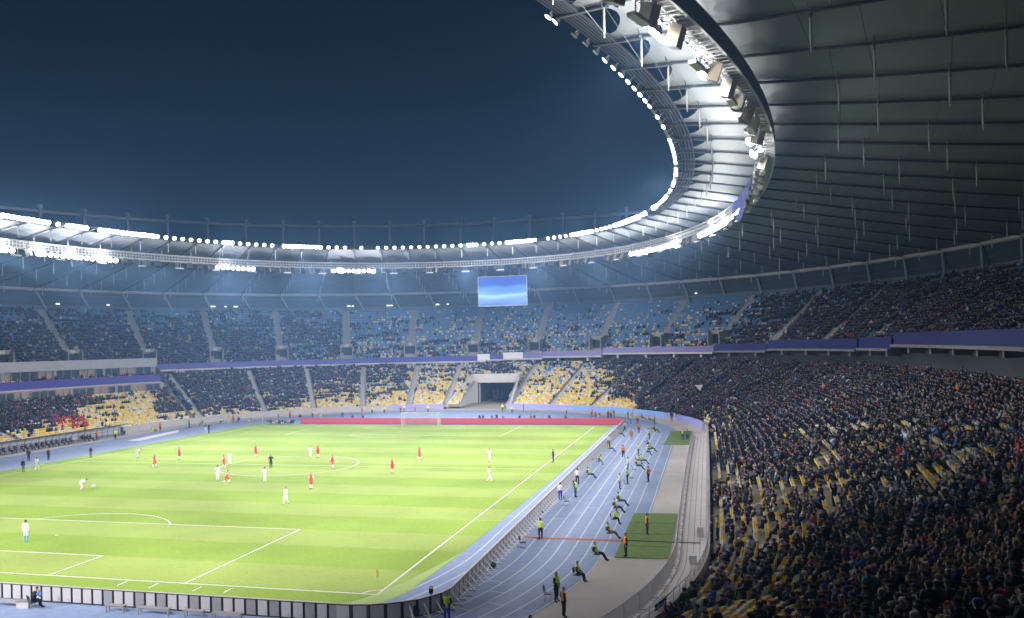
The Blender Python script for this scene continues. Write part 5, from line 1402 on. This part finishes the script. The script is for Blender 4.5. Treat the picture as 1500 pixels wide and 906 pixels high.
# players
PL = [(201, 671, 'bend', EAST, 'w', 'white kit player bending forward on the far left of the pitch'), (227, 686, 'walk', SOUTH, 'r', 'red kit player nearest the left touchline, walking'), (263, 674, 'point', SOUTH, 'r', 'red kit player with one arm stretched out'), (337, 681, 'stand', SOUTH, 'w', 'white kit player standing behind two red players left of the circle'), (328, 687, 'walk', EAST, 'r', 'red kit player just left of a white player near the circle'), (375, 671, 'walk', SOUTH, 'r', 'red kit player walking above the referee'), (319, 704, 'hips', NORTH, 'w', 'white kit player tussling beside a running red player'), (332, 711, 'run', EAST + .6, 'r', 'red kit player running, one leg back, left of the circle'), (388, 707, 'stand', NORTH, 'w', 'white kit player standing inside the centre circle below the referee'), (419, 740, 'walk', SOUTH, 'w', 'white kit player walking nearest below the centre circle'), (455, 672, 'stand', SOUTH, 'w', 'white kit player beside a red player above the circle'), (466, 671, 'stand', SOUTH, 'r', 'red kit player beside a white player above the circle'), (487, 687, 'walk', EAST, 'r', 'red kit player inside the right part of the centre circle'), (456, 717, 'hips', SOUTH, 'r', 'red kit player on the lower edge of the centre circle'), (575, 694, 'stand', SOUTH, 'r', 'red kit player alone right of the centre circle'), (615, 675, 'walk', SOUTH, 'r', 'red kit player alone in the far half towards the goal'), (717, 677, 'stand', SOUTH, 'w', 'white kit player in the far half near the right touchline'), (717, 707, 'walk', EAST, 'w', 'white kit player striding near the halfway line on the right'), (119, 719, 'bend', EAST + .5, 'w', 'white kit player leaning over near the ball on the left'), (38, 794, 'stand', NORTH, 'gk', 'goalkeeper in white with green tinted legs in the near penalty area'), (54, 690, 'walk', NORTH, 'w', 'white kit player at the left touchline by the fourth official')]
for px, py, pose, rz, kit, lb in PL:
    p = at(px, py, 0)
    if kit == 'w': kw = dict(torso='kit white', sleeve='kit white', legs='kit white', shin='kit white', fore='skin', shoe='red')
    elif kit == 'gk': kw = dict(torso='kit white', sleeve='kit white', legs='kit white', shin='skyblue', shoe='white')
    else: kw = dict(torso='kit red', sleeve='kit white', legs='kit red', shin='kit white', fore='skin', shoe='black')
    person(pose, (p[0], p[1], .01), rz + random.uniform(-.3, .3), lb, None, 1.03, hair='dark hair', **kw)
p = at(397, 686, 0); person('hips', (p[0], p[1], .01), SOUTH + .3, 'referee in black in the centre circle', None, 1.0, torso='navy', sleeve='charcoal', legs='black', shin='black', fore='skin')
p = at(810.5, 678, 0); person('stand', (p[0], p[1], .01), WEST, 'assistant referee in black on the right touchline', None, 1.0, torso='navy', sleeve='navy', legs='navy', shin='charcoal', hair='dark hair')
#__PART3__
# ================================================================== SEATS AND CROWD
TINT_SEAT = attr_mat('seat_plastic', .45, .35); TINT_CROWD = attr_mat('crowd_clothing', .85, .12)
YELS = np.array([.80, .60, .085]); WHTS = np.array([.74, .71, .68]); BLUS = np.array([.055, .24, .52]); ORGS = np.array([.74, .42, .05])


def rows_of_seats():
    """every seat of both tiers: position, facing, tier, row, arc index"""
    out = []
    def add(tier, r, s, z_of, g0, g1, aisles, hw, ext=None):
        g = np.linspace(g0, g1, 6000); q = S(g, np.full(6000, s)); d = np.r_[0, np.cumsum(np.linalg.norm(np.diff(q, axis=0), axis=1))]
        t = np.arange(.3, d[-1] - .3, .5); gs = np.interp(t, d, g)
        ga = np.interp(np.array(aisles), g, d, left=-99, right=-99)
        da = np.abs(t[:, None] - ga[None]).min(1); ok = da > hw
        gs = gs[ok]; q = S(gs, np.full(len(gs), s)); dr = inward(gs); z = z_of(gs) + np.zeros(len(gs))
        P = np.c_[q, z]
        if tier == 0:
            ok = ~in_tunnel(P[:, 0], P[:, 1], .9); P = P[ok]; dr = dr[ok]; gs = gs[ok]
        u = pix(P); vis = (u[:, 0] > -160) & (u[:, 0] < 1800) & (u[:, 1] < 1060) & (u[:, 1] > 300) & (u[:, 2] > 9)
        n = vis.sum()
        out.append(np.c_[P, np.arctan2(dr[:, 1], dr[:, 0]) - PI / 2, np.full(len(P), tier), np.full(len(P), r), gs, u][vis])
    for r in range(N_LOW):
        s = low_s(r + .62)
        add(0, r, s, lambda g: low_z(r), LG0, VIPG - .004, LOW_AISLES, .85)
        if r < VIPROWS: add(0, r, s, lambda g: low_z(r), VIPG + .004, LG1, LOW_AISLES, .85)
    for r in range(NUP):
        add(1, r, up_s(r + .6), lambda g: up_z(r, g), UG0 + .01, UG1, VOM_G, 1.75 if r < 6 else .95)
    add(2, 0, .446, lambda g: 9.22, VIPG + .012, LG1, [1.7, 1.9, 2.1], .6); add(2, 1, .462, lambda g: 9.5, VIPG + .012, LG1, [1.7, 1.9, 2.1], .6)
    return np.concatenate(out)


ST_ = rows_of_seats()
x_, y_, z_, rz_, tier, row, gs_, px, py, dep = ST_.T
NSE = len(ST_)


def smooth01(a, b, x): return np.clip((x - a) / (b - a), 0, 1)


def occupancy():
    p = np.zeros(NSE); L = tier == 0; U = tier == 1; V = tier == 2
    fr = row / N_LOW; fu = row / NUP
    # lower tier round the picture
    p[L] = np.interp(px[L], [-90, 110, 135, 225, 232, 440, 455, 590, 600, 690, 700, 745, 760, 850, 880, 935, 960, 1600], [.85, .8, .30, .12, .78, .80, .52, .46, .24, .22, .4, .4, .18, .20, .30, .62, .95, .97])
    top = np.interp(fr, [0, .10, .2, .5, 1], [.25, .35, .7, 1.15, 1.5]); m = L & (px > 440) & (px < 930); p[m] *= top[m]
    m = L & (px > 232) & (px <= 440); p[m] *= np.interp(fr[m], [0, .08, .2, 1], [.35, .6, 1, 1.03])
    m = L & (px < 232); p[m] *= np.interp(fr[m], [0, .12, .3, .6], [.30, .5, 1.0, 1.35])
    # near right side
    m = L & (px > 1030) & (py > 588) & (px < 1085) & (py < 690); p[m] = .55
    m = L & (px > 1030) & (py > 690) & (px < 1260); p[m] = np.interp(px[m], [1030, 1110, 1150, 1210, 1260], [.36, .38, .50, .68, .85])
    m = L & (px > 1200) & (px < 1500) & (py > 655) & (py < 730); p[m] = .74
    m = L & (px > 1100) & (py > 760); p[m] = np.interp(px[m], [1100, 1160, 1230, 1330], [.32, .5, .72, .9])
    m = L & (py > 810) & (px < 1170); p[m] = .33
    m = L & (row == 0) & (px > 1030); p[m] *= .8
    # upper tier
    q = np.interp(px, [-90, 340, 360, 490, 510, 700, 900, 1000, 1080, 1140, 1600], [.90, .88, .80, .62, .34, .24, .16, .22, .45, .80, .92])
    ft = np.where(px < 520, np.interp(fu, [0, .5, 1], [1.05, .95, .45]), np.where(px < 1100, np.interp(fu, [0, .3, 1], [1.5, 1.0, .35]), np.interp(fu, [0, .8, 1], [1, .95, .6])))
    p[U] = (q * ft)[U]; p[V] = .5
    # runs of empty seats inside the packed near right stand
    zone = np.where(L & (px > 1140) & (px < 1480) & (py > 630) & (py < 765))[0]
    for i in rng.choice(zone, 95):
        wg, wr = rng.uniform(.006, .019), rng.uniform(.5, 1.7)
        d2 = ((gs_ - gs_[i]) / wg) ** 2 + ((row - row[i]) / wr) ** 2
        p[L] = np.where(d2[L] < 1, p[L] * .10, p[L])
    return np.clip(p, 0, .985)


pocc = occupancy()
e_ = rng.normal(size=NSE); a_ = np.zeros(NSE); prev = 0.; lastrow = -1
rho = .80
for i in range(NSE):
    if row[i] != lastrow: prev = e_[i]; lastrow = row[i]
    else: prev = rho * prev + math.sqrt(1 - rho * rho) * e_[i]
    a_[i] = prev
cdf = .5 * (1 + np.vectorize(math.erf)(a_ / math.sqrt(2)))
occ = (cdf * .72 + rng.random(NSE) * .28) < np.clip(pocc * 1.02, 0, 1)
# ---- seat colours: the gold of the lower rows turns to blue upwards
hfrac = np.where(tier == 0, row / N_LOW * .5, np.where(tier == 1, .56 + .44 * row / NUP, .1))
pw = np.interp(hfrac, [0, .06, .3, .5, .6, 1], [.45, .22, .24, .22, .12, .02]); pb = np.interp(hfrac, [0, .2, .5, .56, .75, 1], [.01, .10, .38, .55, .80, .97])
k_ = rng.random(NSE); scol = np.where(k_ < pb, 2, np.where(k_ < pb + pw, 1, 0))
SCOL = np.where((scol == 0)[:, None], YELS, np.where((scol == 1)[:, None], WHTS, BLUS)) * rng.uniform(.86, 1.1, (NSE, 1))
og = (scol == 0) & (rng.random(NSE) < .2); SCOL[og] = ORGS * rng.uniform(.9, 1.1, (og.sum(), 1))
SNAME = np.where(og, 'orange', np.where(scol == 0, 'yellow', np.where(scol == 1, 'white', 'blue')))

near_lower = (tier == 0) & (px > 930) & (px < 1498) & (py < 890) & (py > 420)
fr_i = np.where(~occ & near_lower)[0]; SEAT_IND = fr_i[np.argsort(dep[fr_i])][:300]
pr_i = np.where(occ & near_lower)[0]; PERS_IND = pr_i[np.argsort(dep[pr_i])][:150]
seat_mass = np.ones(NSE, bool); seat_mass[SEAT_IND] = False
# seats hidden under people are only kept where one can see round the sitter
seat_mass &= (~occ) | (near_lower & (dep < 120)); mass = occ.copy(); mass[PERS_IND] = False


def mass_object(name, idx, temps, pick, scale, tints, material, label, cat):
    """one mesh from many placed copies; temps: list of (V, faces(list), region); tints: per item list of region colours (n, R, 3)"""
    Vs, Ls, Ns, Cs = [], [], [], []; base = 0
    for ti, (V, F, R) in enumerate(temps):
        sel = np.where(pick == ti)[0]
        if not len(sel): continue
        ii = idx[sel]; c, s = np.cos(rz_[ii]), np.sin(rz_[ii]); sc = scale[sel]
        if True:
            j = jit[ii]; c, s = np.cos(rz_[ii] + j[:, 0]), np.sin(rz_[ii] + j[:, 0])
        X = (V[None, :, 0] * c[:, None] - V[None, :, 1] * s[:, None]) * sc[:, None] + x_[ii][:, None]
        Y = (V[None, :, 0] * s[:, None] + V[None, :, 1] * c[:, None]) * sc[:, None] + y_[ii][:, None]
        Z = V[None, :, 2] * sc[:, None] + z_[ii][:, None]
        Vs.append(np.stack([X, Y, Z], -1).reshape(-1, 3)); nv = len(V)
        lens = np.array([len(f) for f in F]); flat = np.concatenate([np.array(f) for f in F])
        Ls.append((flat[None] + (np.arange(len(sel)) * nv)[:, None] + base).ravel()); Ns.append(np.tile(lens, len(sel)))
        Cs.append(tints[sel][:, R].reshape(-1, 3)); base += nv * len(sel)
    V = np.concatenate(Vs); Lp = np.concatenate(Ls); Nn = np.concatenate(Ns); Cc = np.concatenate(Cs)
    me = bpy.data.meshes.new(name); me.vertices.add(len(V)); me.vertices.foreach_set('co', V.astype(np.float32).ravel())
    me.loops.add(len(Lp)); me.loops.foreach_set('vertex_index', Lp.astype(np.int32)); me.polygons.add(len(Nn))
    me.polygons.foreach_set('loop_start', np.r_[0, np.cumsum(Nn)[:-1]].astype(np.int32))
    try: me.polygons.foreach_set('loop_total', Nn.astype(np.int32))
    except Exception: pass
    me.update(calc_edges=True)
    at_ = me.attributes.new('tint', 'FLOAT_COLOR', 'FACE'); at_.data.foreach_set('color', np.c_[Cc, np.ones(len(Cc))].astype(np.float32).ravel())
    me.materials.append(material); o = link(name, me); return tag(o, label, cat, None, 'stuff')


jit = np.zeros((NSE, 1))
# ---- seat shapes
def seat_shape():
    b = MB(); b.add([(-.22, -.20, .40), (.22, -.20, .40), (.21, -.27, .86), (-.21, -.27, .86), (-.22, -.245, .40), (.22, -.245, .40), (.21, -.31, .84), (-.21, -.31, .84)], [(1, 0, 3, 2), (4, 5, 6, 7), (0, 4, 7, 3), (5, 1, 2, 6), (3, 7, 6, 2), (0, 1, 5, 4)])
    p = MB(); p.add([(-.21, -.19, .42), (.21, -.19, .42), (.20, -.10, .79), (-.20, -.10, .79), (-.2, -.14, .40), (.2, -.14, .40), (.19, -.06, .77), (-.19, -.06, .77)], [(3, 2, 1, 0), (4, 5, 6, 7), (1, 5, 4, 0), (2, 6, 5, 1), (3, 7, 6, 2), (0, 4, 7, 3)])
    return b, p


sb_, sp_ = seat_shape(); both = MB(); both.add(sb_.v, sb_.f); both.add(sp_.v, sp_.f)
sm_i = np.where(seat_mass)[0]
mass_object('stadium_seats', sm_i, [(np.array(both.v), both.f, np.zeros(len(both.f), int))], np.zeros(len(sm_i), int), np.ones(len(sm_i)), SCOL[sm_i][:, None, :], TINT_SEAT, 'rows of yellow, white and blue plastic seats filling the stands', 'seats')

# individual seats: curved shell, pan, post
def curved_back():
    mb = MB(); A = []; B = []
    for k in range(7):
        t = k / 6 - .5; yy = -.23 - .07 * (1 - 4 * t * t); A.append((t * .44, yy, .38)); B.append((t * .42, yy - .06, .86 - .05 * (2 * t) ** 4))
    mb.strip(A, B); A2 = [(a[0], a[1] - .035, a[2]) for a in A]; B2 = [(a[0], a[1] - .035, a[2] - .01) for a in B]; mb.strip(B2, A2); mb.strip(B, B2); mb.strip(A2, A)
    mb.quad(A[0], B[0], B2[0], A2[0]); mb.quad(A[-1], A2[-1], B2[-1], B[-1]); return mb


SEATM = {}
for nm, c in (('yellow', YELS), ('white', WHTS), ('blue', BLUS), ('orange', ORGS)):
    m_ = mat('%s_seat_plastic' % nm, tuple(c), .45, .06, 3)
    bk_, pn, ft = curved_back(), MB(), MB(); pn.add(sp_.v, sp_.f); ft.box((0, -.26, .19), (.3, .05, .38))
    SEATM[nm] = (bk_.mesh('seat_back', m_), pn.mesh('seat_pan', m_), ft.mesh('seat_bracket', STEEL_D))
aisR = sorted([a for a in LOW_AISLES if a < .6])
cg = -.655
for i in SEAT_IND:
    nm = str(SNAME[i]); r = int(row[i])
    k = int(np.argmin(np.abs(np.array(aisR) - gs_[i]))); side = 'beyond' if gs_[i] > aisR[k] else 'before'
    cnt = max(1, int(round((abs(gs_[i] - aisR[k]) * 124.8 * (1 + .5 * low_s(r)) - .85) / .5)) + 1)
    e = empty('stadium_seat', (x_[i], y_[i], z_[i]), rz_[i], '%s plastic seat, %s row up, %s seat %s the %s stairway along' % (nm, ordinal(r + 1), ordinal(cnt), side, ordinal(k + 1)), 'seat', 'empty seats in the near right stand')
    for n2, me in zip(('seat_back', 'seat_pan', 'seat_bracket'), SEATM[nm]): link(n2, me, e)

# ---- people in the mass
def far_sitter(stand=False):
    V, F, R = [], [], []
    def ring(z, w, d, y, n=6): k = len(V); V.extend([(w * math.cos(2 * PI * j / n), y + d * math.sin(2 * PI * j / n), z) for j in range(n)]); return k
    def tubes(ks, reg, cap=True, n=6):
        for a, b in zip(ks[:-1], ks[1:]):
            for j in range(n): F.append((a + j, a + (j + 1) % n, b + (j + 1) % n, b + j)); R.append(2 if reg == 1 and j in (3, 4, 5) else reg)
        if cap: F.append(tuple(ks[-1] + j for j in range(n))); R.append(reg)
    o = .43 if stand else 0
    tubes([ring(.45 + o, .17, .12, -.06), ring(.78 + o, .235, .14, -.08), ring(.98 + o, .20, .10, -.07), ring(1.05 + o, .07, .06, -.06)], 0, False)
    tubes([ring(1.04 + o, .06, .06, -.04), ring(1.12 + o, .10, .11, -.02), ring(1.19 + o, .105, .12, -.02)], 1, False); a = len(V) - 6
    tubes([a, ring(1.27 + o, .085, .09, -.03), ring(1.31 + o, .03, .03, -.03)], 2)
    if stand: tubes([ring(0, .13, .10, 0), ring(.5, .15, .1, 0), ring(.92, .17, .12, -.04)], 3, False)
    else:
        for s in (-1, 1):
            k = len(V); w_ = .085
            for (y, z) in ((-.05, .50), (.40, .50), (.46, .02)):
                V.extend([(s * .10 - w_, y, z + .06), (s * .10 + w_, y, z + .06), (s * .10 + w_, y - .0, z - .07), (s * .10 - w_, y, z - .07)] if z > .1 else [(s * .10 - .06, y + .05, z), (s * .10 + .06, y + .05, z), (s * .10 + .06, y - .07, z), (s * .10 - .06, y - .07, z)])
            for q in (0, 4):
                for j in range(4): F.append((k + q + j, k + q + (j + 1) % 4, k + q + 4 + (j + 1) % 4, k + q + 4 + j)); R.append(3)
    for s in (-1, 1):                 # arms
        k = len(V); pts = ((s * .24, -.06, .93 + o), (s * .28, .06, .70 + o), (s * .12, .27, .68 + o))
        for (x, y, z) in pts: V.extend([(x - .05, y, z + .04), (x + .05, y, z + .04), (x, y - .03, z - .06)])
        for q in (0, 3):
            for j in range(3): F.append((k + q + j, k + q + (j + 1) % 3, k + q + 3 + (j + 1) % 3, k + q + 3 + j)); R.append(0)
    return np.array(V), F, np.array(R)


MIDP = ['sit_lap', 'sit_fold', 'sit_side', 'sit_fwd', 'sit_wide', 'front', 'cheer']
REGMAP = np.array([1, 0, 0, 3, 3, 2, 3, 0])
temps = [far_sitter(), far_sitter(True)]
for nm in MIDP:
    V, F, reg = make_body(nm, POSES[nm], False); temps.append((V, F, REGMAP[reg]))
TOPS = np.array([CL[k] for k in ('black', 'navy', 'charcoal', 'dark blue', 'dark green', 'brown', 'grey', 'maroon', 'red', 'beige', 'white', 'teal', 'olive', 'blue', 'purple', 'lime', 'orange', 'skyblue', 'pink')])
WT = np.array([26, 20, 15, 8, 4, 5, 7, 2.2, 1.3, 3, 3, .8, 3, 1.8, .9, .12, .15, .6, .5]); WT /= WT.sum()
m_i = np.where(mass)[0]; n = len(m_i)
top = TOPS[rng.choice(len(TOPS), n, p=WT)] * rng.uniform(.35, .95, (n, 1)) * np.array([.86, 1, 1.2])  # tops, skin and hats darkened, tops bluer: dim navy light put into colour
redz = (px[m_i] < 150) & (py[m_i] > 605) & (py[m_i] < 642) & (tier[m_i] == 0); redp = redz & (np.abs(py[m_i] - (626 + .0 * px[m_i])) < 9) & (px[m_i] > 80) & (px[m_i] < 140) & (rng.random(n) < .8)
top[redp] = (.62, .03, .03); rp2 = (px[m_i] < 150) & (px[m_i] > 50) & (tier[m_i] == 0) & (rng.random(n) < .05); top[rp2] = (.5, .04, .07)
skin = np.array([.31, .225, .185]) * rng.uniform(.75, 1.15, (n, 1))
hats = np.array(list(HATS.values()))[rng.choice(len(HATS), n, p=np.array([27, 6, 4, 28, 10, 2, 2, 3, 18]) / 100)] * .8
legs = np.array([CL[k] for k in ('black', 'navy', 'charcoal', 'jeans', 'brown', 'grey')])[rng.choice(6, n, p=[.3, .22, .2, .16, .06, .06])]
tints = np.stack([top, skin, hats, legs], 1)
d_m = dep[m_i]; ultra = (px[m_i] > 890) & (px[m_i] < 1120) & (py[m_i] > 520) & (py[m_i] < 625) & (tier[m_i] == 0)
stand_p = np.where(ultra, .75, .11); st = rng.random(n) < stand_p
pick = np.where(st, 1, 0); nearm = (tier[m_i] == 0) & (d_m < 92) & (px[m_i] > 930)
pick = np.where(nearm, np.where(st, 2 + 5 + (rng.random(n) < .15), 2 + rng.integers(0, 5, n)), pick)
jit = rng.normal(size=(NSE, 1)) * .3
x_ = x_ + rng.normal(size=NSE) * .06; y_ = y_ + rng.normal(size=NSE) * .06; z_ = z_ + np.where(mass, rng.uniform(-.07, .06, NSE), 0)
mass_object('crowd', m_i, temps, pick, rng.uniform(.88, 1.08, n), tints, TINT_CROWD, 'mass of spectators in dark winter clothes filling the stands', 'crowd')

# ---- the 300 nearest visible spectators, one object each
JK = ['black', 'navy', 'charcoal', 'dark blue', 'dark green', 'brown', 'grey', 'maroon', 'red', 'beige', 'white', 'teal', 'olive', 'blue', 'purple']
JW = np.array([24, 20, 16, 8, 4, 5, 7, 2.5, 2.5, 3.5, 2.5, 1, 3, 2.5, 1.5]); JW /= JW.sum()
HK = list(HATS); HW = np.array([24., 8, 4, 30, 14, 4, 2, 3, 11]); HW /= HW.sum(); used = set()
for i in PERS_IND:
    r = int(row[i]); ps = MIDP[int(rng.integers(0, 5))] if rng.random() > .05 else 'front'
    kk = int(np.argmin(np.abs(np.array(aisR) - gs_[i])))
    for t_ in range(60):
        j = JK[rng.choice(len(JK), p=JW)]; hh = HK[rng.choice(len(HK), p=HW)]
        if (r, j, hh, kk) not in used: break
    used.add((r, j, hh, kk))
    act = {'sit_lap': 'sitting', 'sit_fold': 'sitting arms folded', 'sit_side': 'sitting leaning back', 'sit_fwd': 'sitting hunched', 'sit_wide': 'sitting', 'front': 'standing'}[ps]
    lg = ['black', 'navy', 'charcoal', 'jeans'][int(rng.integers(4))]
    person(ps, (x_[i], y_[i], z_[i]), rz_[i] + rng.normal() * .2, '%s, %s jacket, %s, %s row up by %s stairway' % (act, j, hh, ordinal(r + 1), ordinal(kk + 1)), 'spectators in the near right stand', float(rng.uniform(.95, 1.05)), torso=j, legs=lg, hair=hh)

# a few flags held in the right bend
for px_, py_, zz, lb, m_ in ((1024, 568, 5.5, 'small white pennant held up in the crowd of the right bend', WHITE),):
    q = at(px_, py_, zz)
    # walk along the sight line to the terrace surface
    dirv = q - CAMP; dirv /= np.linalg.norm(dirv); best = None
    for t in np.arange(60, 190, .5):
        P = CAMP + dirv * t; gg_ = np.linspace(-.3, .9, 400); c = S(gg_, np.full(400, .3)); kx = np.linalg.norm(c - P[:2], axis=1).argmin(); A0 = WALL(gg_[kx]); B0 = OUT(gg_[kx]); s_ = np.dot(P[:2] - A0, B0 - A0) / np.dot(B0 - A0, B0 - A0)
        r_ = (s_ - S0) / (SF - S0) * N_LOW
        if r_ > 0 and P[2] < low_z(r_) + 2.0: best = P; break
    if best is not None:
        mb = MB(); x, y, z = best; mb.add([(x - .8, y, z + .5), (x + .8, y, z + .55), (x + .15, y + .02, z - .7), (x - .8, y + .03, z + .5), (x + .8, y + .03, z + .55), (x + .15, y + .05, z - .7)], [(0, 1, 2), (5, 4, 3), (0, 3, 4, 1), (1, 4, 5, 2), (2, 5, 3, 0)])
        tag(mb.build('pennant', m_), lb, 'flag')

# ================================================================== HAZE
HAZE = 1
if HAZE:
    mb = MB(); mb.box((0, 0, 28), (524, 524, 58.4)); hz = mb.build('haze', None) if False else None
    me = MB(); me.box((0, 0, 28.0), (524, 524, 58.4)); hm_ = bpy.data.materials.new('haze_air'); hm_.use_nodes = True; nt = hm_.node_tree
    for nd in list(nt.nodes):
        if nd.type == 'BSDF_PRINCIPLED': nt.nodes.remove(nd)
    vo = nt.nodes.new('ShaderNodeVolumePrincipled'); vo.inputs['Color'].default_value = (.30, .58, 1.0, 1); vo.inputs['Density'].default_value = .0008; vo.inputs['Anisotropy'].default_value = .6
    nt.links.new(vo.outputs[0], nt.nodes['Material Output'].inputs['Volume'])
    hz = me.build('haze', hm_); hz['kind'] = 'stuff'
